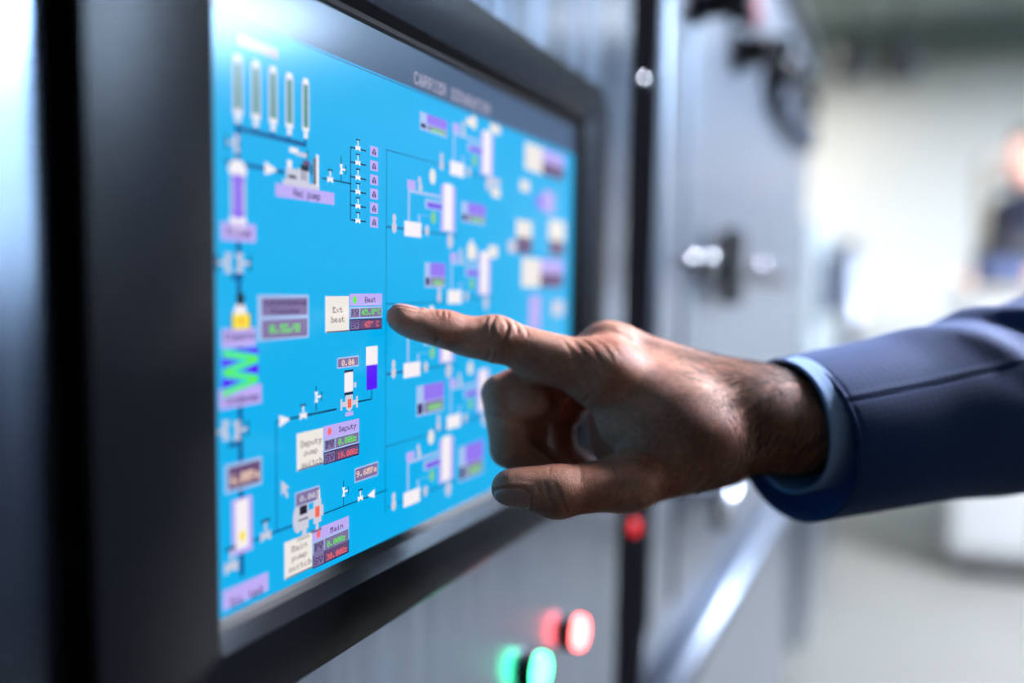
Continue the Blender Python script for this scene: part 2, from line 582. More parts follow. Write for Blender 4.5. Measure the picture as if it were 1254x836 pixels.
def cone(px, py, k=1.0, d=1, col='white'):
    y, z = S(px, py)
    Flat.poly('screen_arrow', col, [(y - d * 2.6 * MM * k, z + 2.1 * MM * k), (y - d * 2.6 * MM * k, z - 2.1 * MM * k), (y + d * 3.4 * MM * k, z - 0.3 * MM * k), (y + d * 3.4 * MM * k, z + 0.3 * MM * k)][::d], 3)


cone(330, 207, 1.2)
# filter capsule
y, z = S(291, 239)
disc('screen_vessel', 'white', y, z + 0.009, 0.0052, 0.0035, 2)
disc('screen_vessel', 'white', y, z - 0.009, 0.0048, 0.0045, 2)
R('screen_vessel', 'pale', (282, 210), (300.5, 262), 2)
R('screen_vessel', 'purple', (284.5, 219), (297.5, 262), 3)
disc('screen_vessel', 'purple', *S(291, 219), 0.0039, 0.0016, 3)
disc('screen_vessel', 'purple', *S(291, 262), 0.0039, 0.0016, 3)
R('screen_plate', 'lilac', (270, 271), (313, 297), 2)
text('Filter', 'ink', (277, 278), (308, 282), 288)
seg('screen_pipe', 'pipe', [S(292, 296), S(296, 705)], 0.0026)
# recovery pump machine
y, z = S(346, 226)
u = MM
for lo, hi, c, l in (((0, -1), (34, 3), 'pale', 2), ((-1, -2.2), (35, -1), 'grey', 2), ((3, 3), (14, 9), 'pale', 2), ((14, 3), (24, 10), 'pale', 2),
                     ((4, 9), (8, 13), 'white', 3), ((31, 2), (33.4, 19), 'white', 3), ((28, 3), (31, 17), 'grey', 3), ((5, 4), (12, 5.6), 'dark', 3),
                     ((17, 4), (18, 9), 'dark', 4), ((20, 4), (21, 9), 'dark', 4), ((16, 9), (24, 12), 'dark', 4), ((18, 12), (25, 14.6), 'wine', 4),
                     ((6, 17), (14, 19.6), 'white', 3), ((12, 16), (22, 18.2), 'pale', 3), ((22, 15), (23, 20), 'dark', 3), ((25.5, 8), (27, 13), 'dark', 3)):
    Flat.rect('screen_pump', c, y + lo[0] * u * .75, z + lo[1] * u * .75, y + hi[0] * u * .75, z + hi[1] * u * .75, l)
R('screen_plate', 'lilac', (337, 224), (409, 251), 3)
text('Rec pump', 'ink', (359, 231), (392, 237.5), 240)
# manifold with six valves
y0, z0 = S(394, 218); y1, _ = S(430, 226)
seg('screen_pipe', 'line', [(y0, z0), (y1, z0)], 0.0006, 2)
valve(404, 220, .85)
seg('screen_pipe', 'line', [S(417.5, 223), S(417.5, 191)], 0.0006, 2)
valve(417.5, 207, .8, vert=True)
seg('screen_pipe', 'line', [S(429, 179), S(429, 268)], 0.0006, 2)
for k, yy in enumerate((181, 199, 217, 234.5, 252, 270)):
    a, b = S(429, yy - 1), S(448, yy + 3)
    seg('screen_pipe', 'line', [a, (b[0], a[1])], 0.0006, 2)
    valve(438, yy + .5, .78)
    t = (178, 195.7, 213, 230.2, 247.5, 264.5)[k]
    R('screen_plate', 'lilac', (453, t), (462.5, t + 14.6), 3)
    text('A', 'ink', (455.6, t + 3.5), (460.6, t + 4.4), t + 11)
# dividing lines
seg('screen_pipe', 'thin', [S(472, 183), S(473, 628)], 0.0006)
for a, b in (((472, 183), 540), ((472, 278), 545), ((472, 372), 545), ((472, 459), 545), ((472, 547), 592), ((472, 600), 475)):
    y0, z0 = S(*a)
    seg('screen_pipe', 'thin', [(y0, z0), (S(b, 400)[0], z0)], 0.0006)
# left column
for px, py in ((281, 322), (278, 527)):
    valve(px - 2, py, 1.35, 'pale', True, -1)
    valve(px + 12, py, 1.35, 'pale', True, 1)
    y, z = S(px + 8, py + 17)
    seg('screen_pipe', 'pipe', [(y - .003, z), (y + .004, z)], 0.0018)
disc('screen_burner', 'dark', *S(294, 366), 0.0024, 0.0026, 3)
a, b, c = S(294, 366), S(284, 386), S(303, 385)
Flat.poly('screen_burner', 'white', [(a[0] - .001, a[1]), b, c, (a[0] + .001, a[1])], 2)
R('screen_burner', 'ink', (283, 384), (307, 403), 2)
R('screen_burner', 'yellow', (284.5, 385), (305.5, 402), 3)
disc('screen_burner', 'orange', *S(295, 393), 0.0009, 0.0012, 4)
R('screen_plate', 'lilac', (271, 403), (313, 423), 2)
text('Elements', 'ink', (274, 408), (312, 408), 417)
R('screen_coil', 'violet', (271, 429), (316.5, 478), 2)
yl, zt = S(272, 431); yr, zb = S(316, 476)
zz = [zt - (zt - zb) * q for q in (0.03, .24, .5, .74, 1.0)]
for k in range(4):
    ya, yb = (yl, yr) if k % 2 == 0 else (yr, yl)
    for w, c, l in ((.0017, 'cyan', 3), (.0008, 'green', 4)):
        Flat.poly('screen_coil', c, [(ya, zz[k] - w), (yb, zz[k + 1] - w), (yb, zz[k + 1] + w), (ya, zz[k] + w)], l)
R('screen_plate', 'lilac', (268, 477), (320, 493), 3)
R('screen_plate', 'lilac', (268, 481), (320, 493), 3)
text('Condenser', 'ink', (275, 486.5), (318, 478.5), 496)
R('screen_plate', 'edge', (275, 570), (320.5, 592), 2)
R('screen_plate', 'wine', (279, 573), (318.5, 589), 3)
text('4.0MPa', 'peach', (282, 582), (317, 573), 594, fat=1.6)
R('screen_vessel', 'lilac', (283.5, 613), (309, 672), 2)
R('screen_vessel', 'white', (288, 614), (304, 668), 3)
disc('screen_vessel', 'yellow', *S(296.5, 656), 0.0018, 0.0022, 4)
valve(325, 656, 1.3, 'pale')
y0, z0 = S(309, 662)
seg('screen_pipe', 'pipe', [(y0, z0), (S(358, 645)[0], z0)], 0.0009)
valve(283, 694, 1.5, 'pale')
R('screen_plate', 'lilac', (272.5, 724), (328, 722), 3)
text('Dis. tank', 'ink', (282, 733), (322, 718), 745)

# flow rate box
R('screen_plate', 'edge', (315, 361), (378, 413), 2)
R('screen_plate', 'plum', (320, 365), (376, 385), 3)
R('screen_plate', 'plum', (320, 392), (376, 411), 3)
text('Instantaneous', 'ink', (321, 367), (375, 368), 374, fat=.6)
text('Flowrate', 'ink', (332, 378), (366, 378.5), 384.5, fat=.6)
text('0.5L/H', 'green', (330, 398), (367, 395), 408, fat=1.5)


def readout(btn, lines, r1, r2, r3, xs, dot, head, pv, sv, lit):
    """white button plus a table of three rows: name, PV and SV"""
    (a, b) = btn
    y0, z0, y1, z1 = R('screen_button', 'cream', a, b, 3)
    Flat.rect('screen_button', 'grey', y0, z0, y1, z0 + .0006, 4)
    Flat.rect('screen_button', 'white', y0, z0, y0 + .0008, z1, 4)
    for s, p, q, bt in lines:
        text(s, 'grey', p, q, bt, fat=.4)
    x0, xm, x1 = xs
    R('screen_plate', 'lilac', (x0, r1[0]), (x1, r1[1]), 3)
    disc('screen_lamp', lit, *S((x0 + xm) / 2, r1[2]), 0.0016, 0.0016, 5)
    text(head[0], 'ink', head[1], head[2], head[3], fat=.4)
    for rr, nm, val, ed, fill in ((r2, 'PV', pv, 'edge', 'plum'), (r3, 'SV', sv, 'ink', 'wine')):
        q = R('screen_plate', ed, (x0, rr[0]), (x1, rr[1]), 3)
        ym = S(xm, 500)[0]
        e = 0.0006
        Flat.rect('screen_plate', 'plum', q[0] + e, q[1] + e, ym - e / 2, q[3] - e, 4)
        Flat.rect('screen_plate', fill, ym + e / 2, q[1] + e, q[2] - e, q[3] - e, 4)
        text(nm, 'ink', (x0 + 2, rr[2]), (xm - 1, rr[3]), rr[4], fat=.6)
        text(val[0], val[1], val[2], val[3], val[4], fat=.9)


readout(((398, 362.5), (427, 405.5)),
        [('Ext', (406.5, 376), (420, 375.5), 383), ('heat', (404.5, 388), (422, 387.5), 395)],
        (359.5, 373.5, 367), (376, 388.5, 378.5, 378, 386), (391, 402.5, 393.5, 393, 401.5), (428, 440, 467.5),
        0, ('Heat', (446.5, 363.5), (460, 363.5), 370.5),
        ('45.0\u00b0C', 'green', (442.5, 378.5), (466, 378), 385.5), ('45\u00b0 C', 'red', (446, 393.5), (464, 393), 400.5), 'green')
readout(((363, 531), (395.5, 567.5)),
        [('Deputy', (367.5, 540.5), (394, 534), 548), ('pump', (372, 551.5), (389, 547.5), 558), ('switch', (368.5, 566), (394.5, 559), 573.5)],
        (522, 527.5, 528), (538, 542, 541, 539, 549), (554, 556.5, 557.5, 555, 565.5), (396, 410, 439.5),
        0, ('Deputy', (414.5, 522.5), (436, 518), 529),
        ('0.00Hz', 'green', (414, 537.5), (436.5, 532.5), 545), ('18.00Hz', 'red', (413, 554.5), (438, 549), 561.5), 'red')
readout(((348, 664.5), (382, 694.5)),
        [('Main', (356.5, 669.5), (376, 663), 676.5), ('pump', (357, 681), (376, 675), 687.5), ('switch', (353, 694.5), (381, 686), 701.5)],
        (649, 645, 654), (664, 661, 667, 664, 675), (679, 676, 684, 680, 692), (382.5, 396.5, 427),
        0, ('Main', (404, 646), (420, 640.5), 652.5),
        ('0.00Hz', 'green', (400, 663), (423, 655.5), 670), ('30.00Hz', 'red', (399.5, 679), (425, 671), 686), 'red')
# small value plates
for a, b, s, p, q, bt, c in (((412.5, 438), (439, 448), '0.0A', (418, 441), (434, 437.5), 448, 'peach'),
                             ((434, 573.5), (462.5, 581.5), '9.6MPa', (436, 577.5), (461, 571.5), 584.5, 'peach'),
                             ((361, 603.5), (391, 612), '0.0A', (367, 607.5), (386, 602), 614.5, 'pale')):
    y0, z0, y1, z1 = R('screen_plate', 'edge', a, b, 3)
    Flat.rect('screen_plate', 'plum', y0 + .0006, z0 + .0006, y1 - .0006, z1 - .0006, 4)
    text(s, c, p, q, bt, fat=1.1)
# level bar
R('screen_bar', 'white', (448, 424.5), (462, 446), 3)
R('screen_bar', 'violet', (448.4, 446.5), (461.6, 475.5), 3)
# deputy pump
y0, z0 = S(338, 516); y1, _ = S(412, 500)
seg('screen_pipe', 'line', [(y0, z0), (y1, z0)], 0.0008)
seg('screen_pipe', 'thin', [S(338, 516), S(338.5, 650)], 0.0008)
cone(347, 514.5, 1.1)
valve(371, 509, .95)
seg('screen_pipe', 'line', [S(387, 503), S(387, 472)], 0.0006)
valve(387, 486, .85, vert=True)
y, z = S(427, 494)
yb, zb = S(455, 489)
seg('screen_pipe', 'line', [(y, z), (yb, z)], 0.0007)
seg('screen_pipe', 'line', [S(455, 476), (yb, z)], 0.0007)
R('screen_motor', 'white', (421.5, 456), (432, 479), 3)
R('screen_motor', 'line', (421.3, 453.5), (432.2, 455.8), 3)
R('screen_motor', 'line', (421.5, 479.5), (432, 484), 3)
R('screen_motor', 'pale', (422.5, 484), (431.5, 490), 4)
R('screen_motor', 'pale', (433, 468), (436, 474), 3)
for lo, hi, c, l in (((-6.2, -1), (7, 1.2), 'pale', 3), ((-7, -2.4), (-5.6, 2.6), 'pale', 4), ((6, -2.4), (7.6, 2.6), 'pale', 4),
                     ((-3, -5.4), (3.6, -3.6), 'lilac', 3), ((-1.3, -1.8), (1.8, 2.0), 'orange', 6)):
    Flat.rect('screen_motor', c, y + lo[0] * MM, z + lo[1] * MM, y + hi[0] * MM, z + hi[1] * MM, l)
disc('screen_motor', 'pale', y + .0002, z, .0032, .0034, 5)
# pointer
y, z = S(344, 588)
Flat.poly('pointer', 'pale', [(y, z), (y, z - .0062), (y + .0018, z - .0046), (y + .0034, z - .0078), (y + .0048, z - .0070), (y + .0032, z - .0040), (y + .0054, z - .0038)], 4)
# main pump
y, z = S(368, 634)
disc('screen_motor', 'pale', y - .0022, z, .0034, .0058, 3)
Flat.rect('screen_motor', 'pale', y - .002, z - .0052, y + .0055, z + .0052, 4)
Flat.rect('screen_motor', 'dark', y - .001, z + .0012, y + .0045, z + .0048, 5)
Flat.rect('screen_motor', 'grey', y - .002, z - .0012, y + .005, z - .0004, 5)
Flat.rect('screen_motor', 'pale', y + .001, z - .0082, y + .004, z - .005, 4)
Flat.rect('screen_motor', 'pale', y + .0055, z - .002, y + .0095, z + .002, 4)
Flat.rect('screen_motor', 'pale', y + .0092, z - .0046, y + .0152, z + .0052, 4)
Flat.rect('screen_motor', 'orange', y + .0104, z - .0022, y + .0138, z + .0024, 5)
Flat.rect('screen_motor', 'white', y + .0112, z + .005, y + .0142, z + .0092, 4)
Flat.rect('screen_motor', 'pale', y + .0148, z - .0022, y + .0168, z + .0024, 4)
Flat.rect('screen_motor', 'pale', y + .011, z - .0075, y + .013, z - .0046, 4)
Flat.rect('screen_motor', 'dark', y - .003, z - .0094, y + .0062, z - .0078, 3)
Flat.rect('screen_motor', 'dark', y + .0068, z - .0084, y + .0152, z - .0070, 3)
y0, z0 = S(396, 629)
seg('screen_pipe', 'line', [(y0, z0), (S(472, 600)[0], z0)], 0.0005)
seg('screen_pipe', 'line', [S(420.5, 620), S(420.5, 588)], 0.0005)
valve(420.5, 602, .8, vert=True)
valve(441, 610, .85)
cone(455, 605, 1.0, -1)

# repeated column module on the right half; offsets measured from its white box
A0 = S(495, 270)


def rel(px, py): 
    q = S(px, py)
    return q[0] - A0[0], q[1] - A0[1]


def module(px, py, plate=True):
    oy, oz = S(px, py)

    def rr(kind, col, a, b, l=3):
        (u0, v0), (u1, v1) = rel(*a), rel(*b)
        Flat.rect(kind, col, oy + u0, oz + v0, oy + u1, oz + v1, l)

    def dd(kind, col, a, r, l=3):
        u0, v0 = rel(*a)
        disc(kind, col, oy + u0, oz + v0, r, r * 1.15, l)

    rr('screen_box', 'white', (495, 270), (515.5, 291))
    rr('screen_column', 'lilac', (540, 226), (557, 285), 2)
    rr('screen_column', 'white', (543.5, 224), (553.5, 283))
    rr('screen_plate', 'lilac', (498.5, 219.5), (508.5, 233))
    rr('screen_plate', 'edge', (520.5, 243), (543, 259), 2)
    rr('screen_plate', 'violet2', (523, 247), (541, 257))
    rr('screen_pipe', 'edge', (499.5, 235), (501.5, 272), 2)
    rr('screen_pipe', 'edge', (499.5, 235), (545, 240.5), 2)
    rr('screen_pipe', 'edge', (512, 263), (531, 265.5), 2)
    rr('screen_pipe', 'edge', (512, 263), (514, 272), 2)
    rr('screen_pipe', 'pipe', (515, 284), (560, 288), 2)
    dd('screen_lamp', 'leaf', (530.5, 266.5), .0028)
    dd('screen_knob', 'cream', (529.5, 216), .0034)
    dd('screen_knob', 'pale', (522.5, 282), .0024)
    dd('screen_knob', 'pale', (551, 295), .0036)
    Flat.lone, Flat.gid = False, Flat.gid + 1
    dd('screen_valve', 'pale', (513.5, 220.5), .0016)
    dd('screen_valve', 'pale', (514.5, 229.5), .0020)
    dd('screen_valve', 'pale', (482.5, 267), .0018)
    dd('screen_valve', 'pale', (482.5, 278), .0024)
    rr('screen_valve', 'pale', (481.5, 267), (483.6, 278))
    Flat.lone = True
    rr('screen_pipe', 'thin', (474, 276), (495, 280), 2)


for px, py in ((495, 270), (551, 196), (548, 355), (494, 445), (547, 510), (494, 604)):
    module(px, py)


def pair(a, b, lay=3):
    """name plate over a value plate"""
    (y0, z0), (y1, z1) = S(*a), S(*b)
    zm = z0 + (z1 - z0) * .55
    Flat.rect('screen_plate', 'edge', y0, z0, y1, z1, 2)
    Flat.rect('screen_plate', 'purple', y0 + (y1 - y0) * .25, z0, y1, zm, lay)
    Flat.rect('screen_plate', 'ink', y0 + .001, zm - .0006, y0 + (y1 - y0) * .22, z1 + .001, lay)
    Flat.rect('screen_plate', 'plum', y0 + (y1 - y0) * .28, zm - .0006, y1 - .001, z1 + .001, lay)
    Flat.rect('screen_text', 'leaf', y0 + (y1 - y0) * .4, zm - (zm - z1) * .35, y1 - .003, z1 + (zm - z1) * .25, lay + 1)


for a, b in (((514, 136), (547, 169)), ((565, 246), (594, 276)), ((520, 321), (545, 352)), ((510, 473), (543, 502)), ((562, 548), (591, 578))):
    pair(a, b)
for k, (a, b) in enumerate((((643, 173), (690, 222)), ((639, 315), (689, 352)), ((637, 455), (688, 470)))):
    (y0, z0), (y1, z1) = S(*a), S(*b)
    ym = y0 + (y1 - y0) * .42
    Flat.rect('screen_button', 'cream', y0, z0, ym, z1, 3)
    Flat.rect('screen_plate', 'lilac', ym, z0, y1, (z0 + z1) / 2, 3)
    Flat.rect('screen_plate', 'wine', ym, (z0 + z1) / 2, y1, z1, 3)
for a, b in (((632, 268), (651, 292)), ((672, 268), (691, 296))):
    y0, z0, y1, z1 = R('screen_button', 'cream', a, b, 3)
    Flat.rect('screen_plate', 'wine', y0 + .002, z0 - .010, y1, z0, 3)
for a, b, c in (((665, 232), (678, 262), 'lilac'), ((648, 362), (661, 402), 'lilac'), ((637, 219), (648, 236), 'cream'), ((676, 368), (690, 386), 'pale'),
                ((622, 293), (632, 310), 'pale'), ((598, 216), (612, 228), 'pale'), ((602, 228), (612, 243), 'cream'), ((657, 238), (664, 256), 'purple'),
                ((572, 300), (583, 318), 'cream'), ((598, 300), (609, 316), 'cream'), ((600, 150), (612, 166), 'cream'), ((571, 143), (580, 156), 'cream')):
    R('screen_box', c, a, b, 3)
Flat.build()

# ================================================================== second cabinet along the row
CB0, CB1, CBZ = 0.956, 2.46, 1.556
cb = empty('steel_cabinet', (-0.3, 1.7, 0.0), 'satin steel cabinet behind the pointing hand, right of the black strip', 'cabinet')
box('body', (-0.6, CB0, 0.08), (FACE, CB1, CBZ), M['steel2'], cb, 0.004)
box('plinth', (-0.58, CB0 + .01, 0.0), (FACE - 0.03, CB1 - .01, 0.08), M['rubber'], cb)
box('edge_profile', (FACE - 0.01, CB0 + .004, 0.70), (FACE + 0.004, CB0 + 0.10, CBZ - .01), M['steel2'], cb, 0.004, 3)
box('door', (FACE - 0.01, CB0 + 0.12, 0.70), (FACE + 0.005, CB1 - 0.06, CBZ - 0.03), M['steel2'], cb, 0.003)
box('cover_strip', (-0.6, CB0, CBZ), (FACE + 0.02, CB1, CBZ + 0.025), M['black'], cb, 0.004)
bar = empty('door_latch', (FACE, 1.4, 1.08), 'dark horizontal latch bar with a black lever and chrome screws on the steel door', 'latch')
z = on_x(842, 327, FACE + .01).z
box('bar', (FACE + 0.0055, 1.12, z - .012), (FACE + 0.016, 2.0, z + .008), M['black'], bar, 0.002)
p = on_x(888, 320, FACE + .015)
box('lever', (FACE + 0.014, p.y - .03, z - .042), (FACE + 0.036, p.y + .03, z + .052), M['black'], bar, 0.005)
for px, py in ((842, 313), (865, 314), (905, 320), (930, 320)):
    q = on_x(px, py, FACE + .016)
    lathe('screw', (FACE + .012, q.y, q.z - .004), (1, 0, 0), [(0, .009), (.004, .009), (.009, .007), (.012, .004), (.0128, .001)], M['chrome'], bar, 20)
rl = empty('guard_rail', (0.012, 1.8, 0.62), 'silver tube rail running along the foot of the steel cabinet', 'rail')
q0 = on_x(826, 836, 0.012)
tube('tube', [(0.012, 0.95, q0.z), (0.012, 1.6, q0.z), (0.012, 2.55, q0.z)], 0.016, M['rail'], rl, 24)
for y in (1.2, 2.3):
    box('bracket', (FACE + .006, y - .012, q0.z - .012), (0.004, y + .012, q0.z + .012), M['steel2'], rl, .002)
lv = empty('toggle_lever', on_x(868, 605, FACE), 'slanting dark tipped lever with a chrome knob below the hand', 'lever')
q = on_x(866, 606, FACE + .02)
lathe('knob', (FACE + .0055, q.y, q.z), (1, 0, 0), [(0, .008), (.0065, .008), (.016, .015), (.024, .017), (.031, .013), (.034, .005)], M['chrome'], lv, 24)
a, b, c = on_x(905, 572, FACE + .03), on_x(884, 628, FACE + .03), on_x(879, 641, FACE + .03)
tube('rod', [a, (a + b) / 2, b], .011, M['steel2'], lv, 16)
tube('tip', [b, (b + c) / 2, c], [.013, .014, .008], M['black'], lv, 16)
tube('arm', [(FACE + .006, q.y + .02, q.z - .01), (FACE + .02, q.y + .02, q.z - .01), b + (a - b) * .3], .006, M['black'], lv, 12)

# switches along the top of the second cabinet
sw_text = ['black selector switch nearest the camera at the top of the steel cabinet',
           'dark selector switch below the red mushroom button on the steel cabinet',
           'third dark selector switch along the top of the steel cabinet',
           'fourth dark selector switch along the top of the steel cabinet',
           'fifth dark selector switch along the top of the steel cabinet',
           'farthest dark selector switch at the end of the steel cabinet']
for k, (px, py, r, h) in enumerate(((880, 2, .022, .05), (924, 62, .026, .05), (942, 60, .026, .05), (958, 88, .03, .05), (970, 108, .032, .05), (979, 130, .034, .05))):
    q = on_x(px, py, FACE + h * .6)
    t = empty('selector_switch', (FACE, q.y, q.z), sw_text[k], 'switch', 'selector switches on the steel cabinet')
    lathe('base', (FACE + .0055, q.y, q.z), (1, 0, 0), [(0, r), (.008, r), (.011, r * .9)], M['darkblue'], t, 28)
    lathe('knob', (FACE + .014, q.y, q.z), (1, 0, 0), [(0, r * .75), (h * .6, r * .7), (h * .7, r * .55)], M['black'], t, 28)
    box('grip', (FACE + .014 + h * .68, q.y - r * .18, q.z - r * .6), (FACE + .014 + h, q.y + r * .18, q.z + r * .6), M['black'], t, .002)
q = on_x(923, 12, FACE + .03)
t = empty('mushroom_button', (FACE, q.y, q.z), 'red mushroom button above a dark switch on the steel cabinet', 'button')
lathe('base', (FACE + .0055, q.y, q.z), (1, 0, 0), [(0, .016), (.02, .016)], M['black'], t, 24)
lathe('cap', (FACE + .022, q.y, q.z), (1, 0, 0), [(0, .022), (.008, .026), (.014, .022), (.018, .01)], mat('red_cap', srgb(140, 24, 36), .35), t, 28)
y0, y1 = 1.68, 2.42
gb = empty('gauge_panel', (FACE, 2.0, 1.36), 'dark blue gauge panel under the switches of the steel cabinet', 'panel')
box('housing', (FACE + .0055, 1.66, 1.335), (FACE + .034, 2.2, 1.39), M['darkblue'], gb, .004)
for k in range(4):
    yy = 1.73 + k * .14
    lathe('gauge', (FACE + .033, yy, 1.365), (1, 0, 0), [(0, .024), (.006, .024), (.008, .02)], M['black'], gb, 24)

# machine at the end of the row
mc = empty('pump_skid', (-0.2, 3.4, 0), 'low grey machine with pale fittings beyond the steel cabinet', 'machine')
box('base', (-0.6, 2.95, 0.0), (0.0, 4.0, 0.72), M['steel2'], mc, .01)
box('hood', (-0.55, 3.0, 0.72), (-0.02, 3.9, 1.26), mat('grey_green_enamel', srgb(120, 130, 132), .45, var=.1), mc, .03, 3)
box('control_box', (-0.02, 3.15, .98), (.035, 3.4, 1.16), M['darkblue'], mc, .006)
tube('pipe', [(-.01, 3.5, .8), (.05, 3.5, .82), (.06, 3.5, 1.1), (.05, 3.6, 1.2), (-.02, 3.7, 1.2)], .022, M['rail'], mc, 14)
tube('pipe', [(-.01, 3.75, .8), (.06, 3.75, .85), (.06, 3.8, 1.05), (-.02, 3.85, 1.1)], .018, M['steel2'], mc, 14)

# unseen dark blocks added by the end wall to darken the display's reflections
for k in range(5):
    x = 2.35 + k * .84
    t = empty('tall_reflection_block', (x + .4, 8.3, 0), 'tall unseen dark block added to darken reflections, against the end wall, %s' % ('nearest the aisle', 'second from the aisle', 'in mid row', 'second from the right wall', 'nearest the right wall')[k], 'cabinet', 'added dark reflection blocks')
    box('body', (x, 7.95, .06), (x + .82, 8.7, 2.62), M['black'], t, .01)
    box('door', (x + .03, 7.93, .1), (x + .79, 7.95, 2.57), M['darkblue'], t, .004)
    box('plinth', (x + .02, 7.98, 0), (x + .8, 8.68, .06), M['black'], t)
    tube('handle', [(x + .7, 7.93, 1.0), (x + .7, 7.88, 1.02), (x + .7, 7.88, 1.2), (x + .7, 7.93, 1.22)], .012, M['chrome'], t, 10)

# unseen bench-shaped blocks added to darken reflections in the frame and steel
for k in range(3):
    y0 = .7 + k * 1.62
    t = empty('bench_reflection_block', (2.3, y0 + .8, 0), 'unseen dark bench shape added to darken reflections, right of the aisle, %s' % ('at the near end', 'between the two others', 'at the far end')[k], 'bench', 'added dark bench shapes')
    box('worktop', (1.85, y0, 1.0), (2.7, y0 + 1.55, 1.05), M['black'], t, .006)
    box('carcass', (1.9, y0 + .03, .05), (2.65, y0 + 1.52, 1.0), M['black'], t, .004)
    for q in range(3):
        d = box('drawer', (1.88, y0 + .05 + q * .5, .12), (1.9, y0 + .5 + q * .5, .96), M['darkblue'], t, .004)
        tube('handle', [(1.88, y0 + .18 + q * .5, .86), (1.85, y0 + .19 + q * .5, .86), (1.85, y0 + .36 + q * .5, .86), (1.88, y0 + .37 + q * .5, .86)], .007, M['black'], d, 8)

mt = box('light_cut_sheet', (0.06, -2.2, 0.0), (1.75, 1.9, 0.012), M['rubber'], None, .004)  # unseen dark sheet added to cut floor bounce on the hand
mt2 = box('light_cut_sheet', (1.38, 1.93, 0.0), (1.84, 6.6, 0.012), M['rubber'], None, .004)  # unseen dark sheet added to keep floor glare out of the bezel
tag(mt2, 'long unseen dark floor sheet added to darken reflections, right of the aisle', 'mat')
tag(mt, 'wide unseen dark floor sheet added to cut floor bounce, in front of the control cabinet', 'mat')

# hanging spot lamps before the end wall
for k, px in enumerate((1041, 1104)):
    q = on_y(px, 74, 7.0)
    t = empty('spot_lamp', (q.x, q.y, CEIL_Z), ['dark spot lamp hanging from the ceiling, left of the two', 'dark spot lamp hanging from the ceiling, right of the two'][k], 'lamp', 'hanging spot lamps')
    lathe('stem', (q.x, q.y, q.z + .1), (0, 0, 1), [(0, .02), (CEIL_Z - q.z - .1, .02)], M['beam'], t, 12)
    lathe('head', (q.x, q.y, q.z - .13), (0, 0, 1), [(0, .09), (.02, .11), (.2, .11), (.27, .05)], M['black'], t, 24)

# rack by the end wall, right
rk = empty('storage_rack', (1.2, 6.0, 0), 'pale metal rack with boxes behind the standing person', 'rack')
RXa, RXb, RYa, RYb = 0.56, 1.9, 5.75, 6.2
rm = mat('grey_beige_enamel', srgb(158, 152, 136), .5, var=.06)
for x in (RXa, RXb):
    for y in (RYa, RYb):
        box('post', (x, y, 0), (x + .04, y + .04, 1.78), rm, rk, .004)
for z in (.25, .72, 1.2, 1.64):
    box('shelf', (RXa - .01, RYa - .01, z), (RXb + .05, RYb + .05, z + .03), rm, rk, .004)
bxm = [mat('cream_card', srgb(226, 220, 200), .7, var=.06), mat('white_card', srgb(232, 232, 228), .7, var=.05), mat('tan_card', srgb(196, 178, 146), .75, var=.08)]
lab = [['cream box on the rack shelf, left end of the {} shelf', 'white box second from the left on the {} rack shelf', 'tan box third from the left on the {} rack shelf']][0]
for zi, z in enumerate((.75, 1.23)):
    x = RXa + .08
    for k in range(3):
        w, h = (.30, .26, .34)[k], (.34, .28, .3)[(k + zi) % 3]
        b = box('carton', (x, RYa + .05, z), (x + w, RYa + .38, z + h), bxm[(k + zi) % 3], None, .006)
        colr = ('cream', 'white', 'tan')[(k + zi) % 3]
        pos = ('left end', 'middle', 'right')[k]
        tag(b, '%s box on the %s of the %s shelf of the rack' % (colr, pos, ('lower', 'upper')[zi]), 'box', 'boxes on the rack')
        x += w + .07

# base cabinet and tool bag beside the standing person
c = at_depth(1226, 352, 3.75)
tr = empty('base_cabinet', (c.x + .3, c.y, 0), 'white base cabinet that carries the blue grey bag, at the right edge', 'cabinet')
TZ = c.z
wm = mat('white_enamel', srgb(158, 160, 158), .45, var=.03)
box('body', (c.x - .14, c.y - .2, .06), (c.x + .44, c.y + .2, TZ - .025), wm, tr, .004)
box('top', (c.x - .16, c.y - .22, TZ - .025), (c.x + .46, c.y + .22, TZ), rm, tr, .005)
box('plinth', (c.x - .12, c.y - .17, 0), (c.x + .42, c.y + .19, .06), M['black'], tr)
for k in range(2):
    d = box('door', (c.x - .13 + k * .285, c.y - .216, .1), (c.x + .145 + k * .285, c.y - .2, TZ - .04), wm, tr, .004)
    tube('handle', [(c.x + .11 + k * .08, c.y - .216, TZ - .2), (c.x + .11 + k * .08, c.y - .245, TZ - .19), (c.x + .11 + k * .08, c.y - .245, TZ - .09), (c.x + .11 + k * .08, c.y - .216, TZ - .08)], .006, M['chrome'], d, 10)
bg = empty('tool_bag', (c.x, c.y, TZ), 'blue grey soft bag with a black top on the white base cabinet', 'bag')
bm = bmesh.new()
add_box(bm, (c.x - .1, c.y - .1, TZ), (c.x + .09, c.y + .1, TZ + .13), .045, 5)
obj('body', bm, mat('blue_grey_canvas', srgb(58, 70, 100), .85, var=.15, scale=25), bg, True)
bm = bmesh.new()
add_box(bm, (c.x - .075, c.y - .105, TZ + .10), (c.x + .12, c.y + .095, TZ + .175), .02, 4)
obj('flap', bm, M['black'], bg, True)
tube('strap', [(c.x - .06, c.y - .05, TZ + .16), (c.x - .03, c.y - .05, TZ + .2), (c.x + .05, c.y - .05, TZ + .2), (c.x + .08, c.y - .05, TZ + .16)], .009, M['black'], bg, 10)

